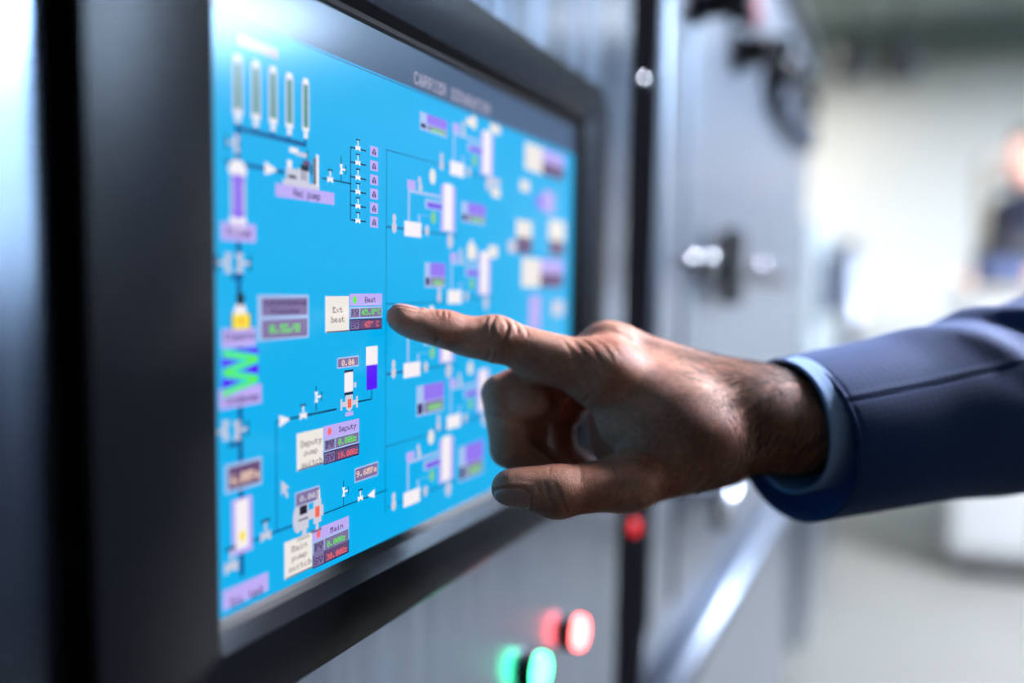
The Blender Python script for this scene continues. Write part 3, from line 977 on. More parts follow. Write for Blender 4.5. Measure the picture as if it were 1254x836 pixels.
# ================================================================== bodies as signed distance fields
class Field:
    """points in millimetres, axes: X right, Y up, Z away (the pose is drawn in this frame, then turned into the room)"""

    @staticmethod
    def cap(P, a, b, ra, rb):
        a = np.asarray(a, np.float32); b = np.asarray(b, np.float32)
        ab = b - a
        t = np.clip(((P - a) @ ab) / np.float32(ab @ ab), 0, 1)
        q = P - a - t[:, None] * ab
        return np.sqrt(np.einsum('ij,ij->i', q, q)) - (np.float32(ra) + np.float32(rb - ra) * t)

    @staticmethod
    def ell(P, c, rad, axes=None):
        q = P - np.asarray(c, np.float32)
        if axes is not None:
            q = q @ np.asarray(axes, np.float32).T
        r = np.asarray(rad, np.float32)
        k0 = np.sqrt(np.einsum('ij,ij->i', q / r, q / r))
        k1 = np.sqrt(np.einsum('ij,ij->i', q / (r * r), q / (r * r))) + 1e-6
        return k0 * (k0 - 1) / k1

    @staticmethod
    def ecap(P, a, b, ra, rb, flat, wa, wb):
        """capsule with an elliptic section: radius r along the unit vector 'flat', w across it"""
        a = np.asarray(a, np.float32); b = np.asarray(b, np.float32)
        ab = b - a
        t = np.clip(((P - a) @ ab) / np.float32(ab @ ab), 0, 1)
        q = P - a - t[:, None] * ab
        r = ra + (rb - ra) * t
        w = wa + (wb - wa) * t
        f = np.asarray(flat, np.float32)
        h = q @ f
        g2 = np.maximum(np.einsum('ij,ij->i', q, q) - h * h, 0)
        k0 = np.sqrt((h / r) ** 2 + g2 / (w * w))
        k1 = np.sqrt((h / (r * r)) ** 2 + g2 / (w ** 4)) + 1e-6
        return k0 * (k0 - 1) / k1

    @staticmethod
    def smin(a, b, k):
        h = np.maximum(k - np.abs(a - b), 0) / k
        return np.minimum(a, b) - h * h * k * 0.25


def unit(v):
    v = np.asarray(v, float)
    return v / np.linalg.norm(v)


def surface_nets(sdf, lo, hi, step):
    """blocky distance samples to a closed quad mesh; far blocks are skipped"""
    lo = np.asarray(lo, np.float32)
    n = np.ceil((np.asarray(hi) - lo) / step).astype(int) + 1
    # coarse pass
    cs = 6
    nc = (n // cs) + 2
    g = np.stack(np.meshgrid(*[np.arange(k) for k in nc], indexing='ij'), -1).reshape(-1, 3).astype(np.float32)
    dc = sdf(lo + (g * cs + cs / 2) * step)
    near = (np.abs(dc) < cs * step * 1.9).reshape(nc)
    sign = dc.reshape(nc)
    D = np.repeat(np.repeat(np.repeat(sign, cs, 0), cs, 1), cs, 2)[:n[0], :n[1], :n[2]].copy()
    Nr = np.repeat(np.repeat(np.repeat(near, cs, 0), cs, 1), cs, 2)[:n[0], :n[1], :n[2]]
    idx = np.argwhere(Nr)
    out = np.empty(len(idx), np.float32)
    for s in range(0, len(idx), 300000):
        out[s:s + 300000] = sdf(lo + idx[s:s + 300000].astype(np.float32) * step)
    D[Nr] = out
    ins = D < 0
    c = np.zeros(tuple(n - 1), np.int8)
    for dx in (0, 1):
        for dy in (0, 1):
            for dz in (0, 1):
                c += ins[dx:n[0] - 1 + dx, dy:n[1] - 1 + dy, dz:n[2] - 1 + dz]
    act = (c > 0) & (c < 8)
    cells = np.argwhere(act)
    vid = -np.ones(act.shape, np.int64)
    vid[act] = np.arange(len(cells))
    acc = np.zeros((len(cells), 3)); cnt = np.zeros(len(cells))
    for ax in range(3):
        o1, o2 = [k for k in range(3) if k != ax]
        for u in (0, 1):
            for v in (0, 1):
                A = cells.copy(); A[:, o1] += u; A[:, o2] += v
                B = A.copy(); B[:, ax] += 1
                da, db = D[tuple(A.T)], D[tuple(B.T)]
                m = (da < 0) != (db < 0)
                t = np.where(m, da / np.where(m, da - db, 1), 0)
                p = A.astype(float); p[:, ax] += t
                acc[m] += p[m]; cnt[m] += 1
    V = lo + acc / cnt[:, None] * step
    quads = []
    for ax in range(3):
        o1, o2 = (ax + 1) % 3, (ax + 2) % 3
        sl0 = [slice(1, n[k] - 1) for k in range(3)]
        sl0[ax] = slice(0, n[ax] - 1)
        sl1 = list(sl0); sl1[ax] = slice(1, n[ax])
        a, b = ins[tuple(sl0)], ins[tuple(sl1)]
        for flip in (False, True):
            e = np.argwhere((~a & b) if flip else (a & ~b))
            off = np.array([0 if k == ax else 1 for k in range(3)])
            e = e + off
            q = []
            for u, v in ((0, 0), (-1, 0), (-1, -1), (0, -1)):
                w = e.copy(); w[:, o1] += u; w[:, o2] += v
                q.append(vid[tuple(w.T)])
            q = np.stack(q, 1)
            quads.append(q[:, ::-1] if flip else q)
    Q = np.concatenate(quads)
    return V, Q[:, ::-1] if False else Q


def relax(sdf, V, it=3):
    e = 0.15
    for _ in range(it):
        P = V.astype(np.float32)
        d = sdf(P)
        g = np.stack([sdf(P + np.float32(e) * np.eye(3, dtype=np.float32)[k]) - sdf(P - np.float32(e) * np.eye(3, dtype=np.float32)[k]) for k in range(3)], 1) / (2 * e)
        l2 = np.maximum((g * g).sum(1), 0.2)
        V = V - np.clip(d / l2, -1.0, 1.0)[:, None] * g
    return V


def normals(sdf, V, e=0.4):
    P = V.astype(np.float32)
    I = np.eye(3, dtype=np.float32) * np.float32(e)
    g = np.stack([sdf(P + I[k]) - sdf(P - I[k]) for k in range(3)], 1)
    return g / (np.linalg.norm(g, axis=1)[:, None] + 1e-9)


def mesh_from(name, V, Q):
    me = bpy.data.meshes.new(name)
    me.vertices.add(len(V))
    me.vertices.foreach_set('co', np.asarray(V, np.float32).ravel())
    me.loops.add(Q.size)
    me.loops.foreach_set('vertex_index', Q.ravel().astype(np.int32))
    me.polygons.add(len(Q))
    me.polygons.foreach_set('loop_start', np.arange(0, Q.size, Q.shape[1], dtype=np.int32))
    me.polygons.foreach_set('loop_total', np.full(len(Q), Q.shape[1], np.int32))
    me.update(calc_edges=True)
    me.validate()
    return me


def subdivide(V, Q):
    """one linear split of every quad"""
    E = np.sort(np.concatenate([Q[:, [0, 1]], Q[:, [1, 2]], Q[:, [2, 3]], Q[:, [3, 0]]]), 1)
    U, inv = np.unique(E, axis=0, return_inverse=True)
    inv = inv.reshape(4, -1)
    nV = len(V)
    ev = (V[U[:, 0]] + V[U[:, 1]]) / 2
    fv = V[Q].mean(1)
    e = [nV + inv[k] for k in range(4)]
    f = nV + len(U) + np.arange(len(Q))
    Q2 = np.concatenate([np.stack([Q[:, k], e[k], f, e[k - 1]], 1) for k in range(4)])
    return np.concatenate([V, ev, fv]), Q2


ROT = np.array(CAM_ROT)
PIV = np.array(CAM_LOC)


def to_room(V):
    V = np.asarray(V, float) / 1000.0
    return PIV + V[:, :1] * ROT[:, 0] + V[:, 1:2] * ROT[:, 1] - V[:, 2:3] * ROT[:, 2]


def J(px, py, d):
    return np.array([(px - 627.0) / F_PX * d, -(py - 471.0) / F_PX * d, d]) * 1000.0


# ------------------------------------------------------------------ the pointing right hand
W = J(958, 513, .512)                                          # wrist
W2 = J(1100, 520, .545)                                        # forearm inside the sleeve
I0, I1, I2, I3 = J(738, 456, .482), J(606, 416, .474), J(545, 403, .467), J(489, 387.5, .4592)
M0, M1, M2, M3 = J(742, 429, .500), J(613, 482, .490), J(622, 550, .488), J(668, 580, .496)
G0, G1, G2, G3 = J(768, 436, .519), J(641, 490, .509), J(652, 556, .507), J(696, 582, .514)
L0, L1, L2, L3 = J(785, 458, .536), J(674, 503, .526), J(688, 552, .524), J(722, 576, .528)
T0, T1, T2, T3 = J(874, 554, .489), J(768, 591, .465), J(682, 602, .454), J(624, 597, .450)
across = unit(L0 - I0)                                         # from the index to the little finger
along = unit((W - M0))
dors = unit(np.cross(along, across))
if dors[1] < 0: dors = -dors


def hand_parts(P):
    F = Field
    s = F.smin
    # metacarpals, palm and wrist
    d = F.cap(P, I0 - dors * 3, W - across * 10 + dors * 4, 14.5, 15)
    d = s(d, F.cap(P, M0 - dors * 1.5, W + dors * 2, 12.8, 15.5), 9)
    d = s(d, F.cap(P, G0 - dors * 2, W + across * 8 + dors * 0, 11.5, 15), 9)
    d = s(d, F.cap(P, L0 - dors * 2, W + across * 16 - dors * 2, 11.5, 15), 9)
    pal = -dors
    d = s(d, F.cap(P, G0 + pal * 13 + along * 10, W + across * 6 + pal * 8 - along * 14, 11, 14), 10)
    d = s(d, F.cap(P, L0 + pal * 10 + along * 12, W + across * 16 + pal * 10 - along * 12, 12, 15), 10)
    d = s(d, F.cap(P, M0 + pal * 13 + along * 8, G0 + pal * 13 + along * 8, 8, 8), 8)
    # thumb muscles and the first web
    d = s(d, F.cap(P, T0, T1, 15.5, 12.2), 14)
    d = s(d, F.ell(P, J(842, 541, .474), (27, 19, 16)), 12)
    d = s(d, F.ell(P, J(800, 520, .481), (24, 16, 11)), 10)
    d = s(d, F.cap(P, J(880, 545, .488), J(960, 528, .503), 15, 17), 14)
    d = s(d, F.ell(P, J(812, 508, .480), (30, 17, 13)), 12)
    # wrist and forearm
    fl = unit(dors + 0.15 * np.array([0, 1, 0]))
    d = s(d, F.ecap(P, J(925, 508, .505), W, 22.5, 22.5, fl, 30, 29), 14)
    d = s(d, F.ecap(P, W, W2, 22.5, 26, fl, 29, 32), 10)
    # far palm seen through the gap between thumb and fingers
    d = s(d, F.ell(P, J(750, 524, .514), (13, 17, 15)), 3)
    d = s(d, F.ell(P, J(775, 540, .510), (18, 16, 18)), 8)
    # knuckles
    d = s(d, F.ell(P, M0 + dors * 4.2, (11, 9.5, 9.5)), 9)
    d = s(d, F.ell(P, I0 + dors * 3.4, (13, 9.5, 10)), 14)
    # extensor tendons
    d = s(d, F.cap(P, M0 + dors * 11 + along * 8, W - across * 2 + dors * 15 - along * 18, 2.2, 2.5), 9)
    # ulnar styloid
    d = s(d, F.ell(P, W + across * 18 + dors * 15 + along * 6, (9, 8, 9)), 10)

    # index finger
    f = F.cap(P, I0, I1, 13.2, 9.8)
    f = s(f, F.ell(P, I1 + np.array([0, 1.2, 0]), (12.2, 10.0, 10.2)), 5)
    f = s(f, F.cap(P, I1, I2, 9.6, 8.1), 4)
    f = s(f, F.cap(P, I2, I3, 8.5, 5.6), 4)
    f = s(f, F.ell(P, (I2 + I3) / 2 + np.array([-2, -2.4, 0]), (13, 5.8, 7.4), [unit(I3 - I2), unit(np.cross([0, 0, 1], I3 - I2)), [0, 0, 1]]), 4)
    f = s(f, F.ell(P, (I1 + I2) / 2 + np.array([0, -3.6, 0]), (9.5, 6.5, 7.5)), 5)
    f = s(f, F.ell(P, (I0 + I1) / 2 + np.array([2, -3.8, 0]), (17, 8.5, 9.5)), 7)
    f = s(f, F.ell(P, I3 + np.array([1.5, -0.6, 0]), (5.9, 5.4, 6.2)), 3)
    d = s(d, f, 9)

    # folded fingers
    def fold(A, B, C, E, r0, r1, r2, r3, bul):
        g = F.cap(P, A, B, r0, r1)
        g = s(g, F.ell(P, B + np.array(bul[0]), bul[1]), 2)
        h = F.cap(P, B, C, r1, r2)
        h = s(h, F.ell(P, (B + C) / 2 + np.array([2.5, -1.5, 0]), (7.8, 9.2, 8.2)), 3)
        h = s(h, F.cap(P, C, E, r2, r3), 2.5)
        return s(g, h, 0.7)

    d1 = fold(M0 + dors * 4, M1, M2, M3, 9.6, 9.6, 8.6, 7.0, ((10.0, -3.0, -1.0), (14.4, 10.2, 9.8)))
    d2 = fold(G0 + dors * 3.5, G1, G2, G3, 9.2, 9.0, 8.2, 6.8, ((8.0, -3.4, 0), (11.5, 9.2, 8.8)))
    d3 = fold(L0 + dors * 2.5, L1, L2, L3, 8.6, 8.0, 7.4, 6.2, ((7, -2.2, 0), (10, 7.8, 7.8)))
    d = np.minimum(np.minimum(s(d, d1, 4.0), s(d, d2, 4.0)), s(d, d3, 4.0))

    # thumb
    t = F.cap(P, T1, T2, 12.6, 11.2)
    t = s(t, F.ell(P, T2 + np.array([0, 0.0, 0]), (12, 12.0, 11)), 4)
    t = s(t, F.cap(P, T2, T3, 10.2, 7.6), 4)
    t = s(t, F.ell(P, (T2 + T3) / 2 + np.array([-2, 1.6, 0]), (15, 8.2, 9)), 5)
    d = s(d, t, 8)
    return d


# creases: polylines on the photograph's hand (depth resolved on the skin itself), width and depth in mm
CREASE = [
    ([(612, 507), (622, 511), (634, 514), (644, 515)], 1.3, 1.1),
    ([(606, 388), (602, 397), (604, 408), (611, 418)], 1.1, .5), ([(617, 390), (622, 398), (621, 409), (613, 419)], 1.1, .45),
    ([(628, 393), (633, 400), (634, 408)], 1.0, .35), ([(639, 397), (645, 405), (646, 412)], 1.0, .3), ([(596, 387), (594, 394)], 1.0, .35),
    ([(594, 443), (599, 436), (601, 426)], 1.2, .5), ([(603, 446), (607, 438), (608, 430)], 1.0, .35), ([(533, 423), (537, 416), (538, 410)], 1.1, .6),
    ([(548, 381), (549, 388)], 1.0, .3), ([(541, 379), (542, 386)], 1.0, .3),
    ([(688, 414), (700, 432), (706, 452)], 1.4, .12), ([(697, 412), (712, 428), (722, 450)], 1.3, .16), ([(708, 412), (724, 424), (737, 446)], 1.3, .18),
    ([(720, 411), (738, 422), (750, 440)], 1.3, .16), ([(733, 412), (752, 424), (762, 438)], 1.4, .12), ([(746, 404), (768, 415), (780, 428)], 1.8, .4),
    ([(712, 455), (724, 466), (728, 480)], 1.6, .5), ([(722, 486), (712, 494)], 1.2, .5),
    ([(668, 592), (671, 606), (678, 622), (682, 632)], 1.2, .5), ([(680, 592), (685, 606), (692, 622), (696, 630)], 1.2, .35), ([(674, 570), (672, 580)], 1.0, .25),
    ([(708, 568), (712, 580), (711, 592)], 1.4, .25), ([(740, 556), (748, 566), (752, 580)], 1.5, .25),
    ([(740, 522), (748, 532), (756, 540)], 1.2, .5), ([(746, 516), (757, 526), (764, 530)], 1.2, .4), ([(742, 536), (752, 542), (762, 544)], 1.2, .4),
]
BUMP = [((606, 404), 8, .3), ((626, 401), 5, .35), ((640, 405), 5, .25), ((757, 412), 10, .4), ((724, 434), 12, .2)]


def relief(V, N):
    """height in mm to add along the normal"""
    u = V[:, 0] / V[:, 2] * F_PX + 627.0
    v = -V[:, 1] / V[:, 2] * F_PX + 471.0
    mm = V[:, 2] / F_PX                                        # millimetres per pixel there
    vis = np.clip(-(N * (V / np.linalg.norm(V, axis=1)[:, None])).sum(1) * 3, 0, 1)
    h = np.zeros(len(V))
    for pts, w, dep in CREASE:
        best = np.full(len(V), 1e9)
        L = sum(math.dist(a, b) for a, b in zip(pts, pts[1:]))
        run = 0.0
        fade = np.zeros(len(V))
        for a, b in zip(pts, pts[1:]):
            ax, ay = a; bx, by = b
            l2 = (bx - ax) ** 2 + (by - ay) ** 2
            t = np.clip(((u - ax) * (bx - ax) + (v - ay) * (by - ay)) / l2, 0, 1)
            dd = np.hypot(u - ax - t * (bx - ax), v - ay - t * (by - ay))
            m = dd < best
            best = np.where(m, dd, best)
            s = (run + t * sqrt(l2)) / L
            fade = np.where(m, np.clip(4 * s * (1 - s) + .35, 0, 1), fade)
            run += sqrt(l2)
        x = best * mm / w
        h -= dep * fade * np.exp(-x * x * 2.2) - 0.35 * dep * fade * np.exp(-((x - 1.5) ** 2) * 1.6)
    hn = np.zeros(len(V))
    for nail in NAILS:
        e, s = nail_field(V, N, nail)
        hn += -0.45 * np.exp(-((e - 1.04) / .07) ** 2) + 0.3 * np.exp(-((e - 1.25) / .12) ** 2) - .25 * (e < 1)
    for (bx, by), r, a in BUMP:
        h += a * np.exp(-((u - bx) ** 2 + (v - by) ** 2) / (r * r))
    return h * vis + hn


NAILS = [   # tip end, towards the palm, nail side direction, distance range from the tip, half width
    (I3, unit(I2 - I3), unit([-.1, .95, .12]), -4.6, 8.5, 5.4, 5.6),
    (T3, unit(T2 - T3), unit([-.18, -.72, -.67]), -7.0, 9.0, 7.2, 7.6),
]


def nail_field(V, N, nail):
    """below 1 inside the nail plate"""
    tip, ax, up, s0, s1, hw, r = nail
    q = V - tip
    up = unit(up - ax * (up @ ax))
    sd = np.cross(ax, up)
    s = q @ ax
    a = np.arctan2(q @ sd, np.maximum(q @ up, 1e-6)) * r
    m = (s0 + s1) / 2
    e = (np.abs((s - m) / ((s1 - s0) / 2)) ** 3.2 + np.abs(a / hw) ** 3.2) ** (1 / 3.2)
    bad = (q @ up < 0) | (np.einsum('ij,ij->i', q, q) > 16 ** 2)
    return np.where(bad, 9.0, e), s


person = empty('person', tuple(to_room([W2])[0]), "right arm of a person in a navy suit, index finger touching the lit display", 'person')


def skin_material():
    m = bpy.data.materials.new('skin')
    m.use_nodes = True
    nt = m.node_tree
    b = nt.nodes['Principled BSDF']
    b.inputs['Roughness'].default_value = 0.52
    b.inputs['Specular IOR Level'].default_value = 0.35
    b.inputs['Subsurface Weight'].default_value = 0.18
    b.inputs['Subsurface Radius'].default_value = (1.0, 0.35, 0.2)
    b.inputs['Subsurface Scale'].default_value = 0.004
    N, Lk = nt.nodes.new, nt.links.new
    tc = N('ShaderNodeTexCoord')

    def noise(scale, detail=4.0, src=None):
        n = N('ShaderNodeTexNoise')
        n.inputs['Scale'].default_value = scale
        n.inputs['Detail'].default_value = detail
        Lk((src or tc.outputs['Object']), n.inputs['Vector'])
        return n

    n1, n2 = noise(45), noise(420, 3)
    r1 = N('ShaderNodeValToRGB')
    r1.color_ramp.elements[0].position, r1.color_ramp.elements[0].color = .32, srgb(180, 108, 82)
    r1.color_ramp.elements[1].position, r1.color_ramp.elements[1].color = .70, srgb(222, 158, 128)
    Lk(n1.outputs['Fac'], r1.inputs['Fac'])
    mx = N('ShaderNodeMix'); mx.data_type = 'RGBA'; mx.blend_type = 'MULTIPLY'
    mx.inputs['Factor'].default_value = .35
    Lk(r1.outputs['Color'], mx.inputs['A'])
    r2 = N('ShaderNodeValToRGB')
    r2.color_ramp.elements[0].position, r2.color_ramp.elements[0].color = .38, (.62, .5, .46, 1)
    r2.color_ramp.elements[1].position, r2.color_ramp.elements[1].color = .6, (1, 1, 1, 1)
    Lk(n2.outputs['Fac'], r2.inputs['Fac'])
    Lk(r2.outputs['Color'], mx.inputs['B'])
    Lk(mx.outputs['Result'], b.inputs['Base Color'])
    # fine skin relief: small diamond cells stretched across the limb
    mp = N('ShaderNodeMapping')
    mp.inputs['Rotation'].default_value = (0, 0, radians(30))
    mp.inputs['Scale'].default_value = (1.0, 1.0, 0.6)
    Lk(tc.outputs['Object'], mp.inputs['Vector'])
    vo = N('ShaderNodeTexVoronoi')
    vo.feature = 'DISTANCE_TO_EDGE'
    vo.inputs['Scale'].default_value = 900
    Lk(mp.outputs['Vector'], vo.inputs['Vector'])
    cr = N('ShaderNodeMapRange')
    cr.inputs['From Max'].default_value = .12
    Lk(vo.outputs['Distance'], cr.inputs['Value'])
    n3 = noise(260, 5)
    ad = N('ShaderNodeMath'); ad.operation = 'MULTIPLY_ADD'
    ad.inputs[1].default_value = .5
    Lk(cr.outputs['Result'], ad.inputs[0])
    Lk(n3.outputs['Fac'], ad.inputs[2])
    bp = N('ShaderNodeBump')
    bp.inputs['Strength'].default_value = .55
    bp.inputs['Distance'].default_value = .00035
    Lk(ad.outputs['Value'], bp.inputs['Height'])
    Lk(bp.outputs['Normal'], b.inputs['Normal'])
    return m


M['skin'] = skin_material()
M['nail'] = mat('fingernail', srgb(196, 150, 136), .3, 0, .4, var=.06, scale=200)


def build_hand():
    pts = np.array([W, W2, I0, I3, M0, M1, M3, L0, L3, T0, T1, T3])
    lo, hi = pts.min(0) - 40, pts.max(0) + 40
    hi[0] = W2[0] + 20
    V, Q = surface_nets(hand_parts, lo, hi, 1.15)
    V = relax(hand_parts, V, 2)
    V, Q = subdivide(V, Q)
    V = relax(hand_parts, V, 2)
    N = normals(hand_parts, V)
    V = V + N * relief(V, N)[:, None]
    me = mesh_from('arm', to_room(V), Q)
    o = link('arm', me, M['skin'], person, True)
    return V, N, o


HV, HN, hand_obj = build_hand()


def build_nails():
    me = hand_obj.data
    nv = len(me.vertices)
    Q = np.empty(len(me.loops), np.int32)
    me.loops.foreach_get('vertex_index', Q)
    Q = Q.reshape(-1, 4)
    for k, nail in enumerate(NAILS):
        e, s = nail_field(HV, HN, nail)
        sel = (e[Q] < 1.0).all(1)
        q = Q[sel]
        ids, inv = np.unique(q, return_inverse=True)
        inv = inv.reshape(-1, 4)
        lift = .32 * np.clip((1 - e[ids]) / .12, 0, 1) ** .5 + .25 * np.clip(-(s[ids] + 2) / 4, 0, 1)
        P = HV[ids] + HN[ids] * (lift + .02)[:, None]
        me2 = mesh_from('fingernail', to_room(P), inv)
        link('fingernail', me2, M['nail'], person, True)


build_nails()

# ------------------------------------------------------------------ hair on wrist and back of the hand
def build_hair():
    rng = np.random.default_rng(5)
    mm = HV[:, 2] / F_PX
    u = HV[:, 0] / HV[:, 2] * F_PX + 627.0
    v = -HV[:, 1] / HV[:, 2] * F_PX + 471.0
    face = -(HN * (HV / np.linalg.norm(HV, axis=1)[:, None])).sum(1)
    dens = np.clip((u - 770) / 170, 0, 1) ** 1.3 * np.clip((1035 - u) / 20, 0, 1)
    dens *= np.where(v > 545, .55, 1.0) * np.clip(face + .55, 0, 1)
    dens += .04 * ((u > 690) & (v > 540) & (u < 800))
    k = rng.choice(len(HV), 9000, p=dens / dens.sum())
    V, Fc = [], []
    for i in k:
        n = HN[i]
        d = np.array([-.55, -.75, .1]) + rng.normal(0, .28, 3)
        if v[i] < 470: d += np.array([-.5, .35, 0])
        d = d - n * (d @ n)
        d /= np.linalg.norm(d) + 1e-6
        L = rng.uniform(4, 10) * (1.0 if u[i] > 840 else .7)
        lift = rng.uniform(.15, .5)
        p = HV[i] - n * .2
        w = rng.uniform(.045, .08)
        side = np.cross(d, n)
        prev = None
        segs = 4
        for j in range(segs + 1):
            t = j / segs
            c = p + d * L * t + n * L * lift * (t - .55 * t * t) - np.array([0, 1, 0]) * L * .12 * t * t
            r = w * (1 - .85 * t)
            b = len(V)
            V += [c + side * r, c - side * r * .5 + n * r * .87, c - side * r * .5 - n * r * .87]
            if prev is not None:
                for m in range(3):
                    m2 = (m + 1) % 3
                    Fc.append((prev + m, prev + m2, b + m2, b + m))
            prev = b
    V = to_room(np.array(V))
    me = mesh_from('arm_hair', V, np.array(Fc))
    o = link('arm_hair', me, mat('dark_brown_hair', srgb(44, 30, 24), .45, 0, .5), person, True)
    o['kind'] = 'stuff'


build_hair()


# ------------------------------------------------------------------ sleeve and cuff
def cloth_tube(name, path, radii, m, folds=(), flat=None, nseg=192, thick=1.4, uvscale=1.0, rim=None, lining=None, step=1.4, slant=0.0):
    """hollow sleeve along a path (mm); radii: (distance, radius up, radius sideways)"""
    path = np.array(path, float)
    L = np.concatenate([[0], np.cumsum(np.linalg.norm(np.diff(path, axis=0), axis=1))])
    n = int(L[-1] / step)
    sv = np.linspace(0, L[-1], n)
    C = np.stack([np.interp(sv, L, path[:, k]) for k in range(3)], 1)
    ker = np.ones(61) / 61
    Cp = np.concatenate([C[:1] + (C[:1] - C[1:31][::-1]), C, C[-1:] + (C[-1:] - C[-31:-1][::-1])])
    C = np.stack([np.convolve(Cp[:, k], ker, 'valid')[:n] for k in range(3)], 1)
    T = np.gradient(C, axis=0)
    T /= np.linalg.norm(T, axis=1)[:, None]
    upv = np.array([0, 1.0, 0])
    U = upv - T * (T @ upv)[:, None]
    U /= np.linalg.norm(U, axis=1)[:, None]
    S2 = np.cross(T, U)                                        # away side / near side
    rd = np.array(radii, float)
    ru, rs = np.interp(sv, rd[:, 0], rd[:, 1]), np.interp(sv, rd[:, 0], rd[:, 2])
    ph = np.linspace(0, 2 * pi, nseg, endpoint=False)          # 0 = up, quarter = S2 side
    tilt = -slant * np.sin(ph)[None, :] * np.exp(-sv / 50)[:, None]   # the opening leans: near side set back
    r = np.zeros((n, nseg))
    for s0, p0, ls, lp, slant, amp in folds:
        dp = (ph[None, :] - p0 + pi) % (2 * pi) - pi
        ds = sv[:, None] - s0
        a = ds + slant * dp * 48
        r += amp * np.exp(-(a / ls) ** 2 - (dp / lp) ** 2)
    if rim: r += rim(sv[:, None], ph[None, :])
    P = (C[:, None, :] + U[:, None, :] * (np.cos(ph)[None, :, None] * (ru[:, None] + r)[:, :, None])
         + S2[:, None, :] * (np.sin(ph)[None, :, None] * (rs[:, None] + r)[:, :, None]))
    inn = (C[:, None, :] + U[:, None, :] * (np.cos(ph)[None, :, None] * (ru[:, None] + r - thick)[:, :, None])
           + S2[:, None, :] * (np.sin(ph)[None, :, None] * (rs[:, None] + r - thick)[:, :, None]))
    P = P + T[:, None, :] * tilt[:, :, None]
    inn = inn + T[:, None, :] * tilt[:, :, None]
    # rolled edge at the opening
    edge = (P[0] + inn[0]) / 2 - T[0] * thick * .45

    def grid(rows, m2, nm, parent, uv0=0.0):
        rows = np.array(rows)
        a, b = rows.shape[0], rows.shape[1]
        i = np.arange(a - 1)[:, None] * b
        j = np.arange(b)[None, :]
        j2 = (j + 1) % b
        Q = np.stack([i + j, i + j2, i + b + j2, i + b + j], -1).reshape(-1, 4)
        me = mesh_from(nm, to_room(rows.reshape(-1, 3)), Q)
        ul = me.uv_layers.new(name='UVMap')
        vi = np.empty(len(me.loops), np.int32)
        me.loops.foreach_get('vertex_index', vi)
        uu = (vi // b) * step
        vv = (vi % b) / b
        first = (vi.reshape(-1, 4) % b)
        wrap = ((first.max(1) == b - 1) & (first.min(1) == 0))
        vv = vv.reshape(-1, 4)
        vv[wrap] = np.where(vv[wrap] < .5, vv[wrap] + 1, vv[wrap])
        ul.data.foreach_set('uv', np.stack([uu, vv.ravel() * 290], 1).astype(np.float32).ravel())
        return link(nm, me, m2, parent, True)

    o = grid([inn[5], inn[3], inn[1], inn[0], edge] + list(P), m, name, person)
    grid([inn[k] for k in range(4, min(n, 110))], lining or m, 'lining' if lining else name + '_inside', o) if lining else grid([inn[k] for k in range(4, min(n, 110))], m, name + '_inside', o)
    return o


def suit_cloth():
    m = mat('navy_suit_cloth', srgb(44, 56, 84), .75, 0, .25)
    nt = m.node_tree
    b = nt.nodes['Principled BSDF']
    b.inputs['Sheen Weight'].default_value = .35
    b.inputs['Sheen Roughness'].default_value = .4
    b.inputs['Sheen Tint'].default_value = (.6, .7, 1, 1)
    uv = nt.nodes.new('ShaderNodeUVMap')
    sx = nt.nodes.new('ShaderNodeSeparateXYZ')
    nt.links.new(uv.outputs['UV'], sx.inputs['Vector'])

    def math(op, a, bb):
        q = nt.nodes.new('ShaderNodeMath'); q.operation = op
        for k, x in enumerate((a, bb)):
            if isinstance(x, (int, float)): q.inputs[k].default_value = x
            else: nt.links.new(x, q.inputs[k])
        return q.outputs[0]

    def stripe(out, pitch, duty):
        return math('LESS_THAN', math('FRACT', math('DIVIDE', out, pitch), 0), duty)

    a = stripe(sx.outputs['Y'], 3.1, .28)
    c = stripe(sx.outputs['X'], 4.3, .22)
    f = math('MULTIPLY', math('ADD', a, c), .5)
    nz = nt.nodes.new('ShaderNodeTexNoise'); nz.inputs['Scale'].default_value = .9; nz.inputs['Detail'].default_value = 5
    nt.links.new(uv.outputs['UV'], nz.inputs['Vector'])
    mx = nt.nodes.new('ShaderNodeMix'); mx.data_type = 'RGBA'
    mx.inputs['A'].default_value = srgb(56, 86, 144)
    mx.inputs['B'].default_value = srgb(25, 41, 78)
    nt.links.new(math('ADD', math('MULTIPLY', f, .35), math('MULTIPLY', nz.outputs['Fac'], .6)), mx.inputs['Factor'])
    nt.links.new(mx.outputs['Result'], b.inputs['Base Color'])
    w = nt.nodes.new('ShaderNodeTexNoise'); w.inputs['Scale'].default_value = 3.0; w.inputs['Detail'].default_value = 3
    nt.links.new(uv.outputs['UV'], w.inputs['Vector'])
    bp = nt.nodes.new('ShaderNodeBump'); bp.inputs['Strength'].default_value = .5; bp.inputs['Distance'].default_value = .0006
    nt.links.new(w.outputs['Fac'], bp.inputs['Height'])
    nt.links.new(bp.outputs['Normal'], b.inputs['Normal'])
    return m


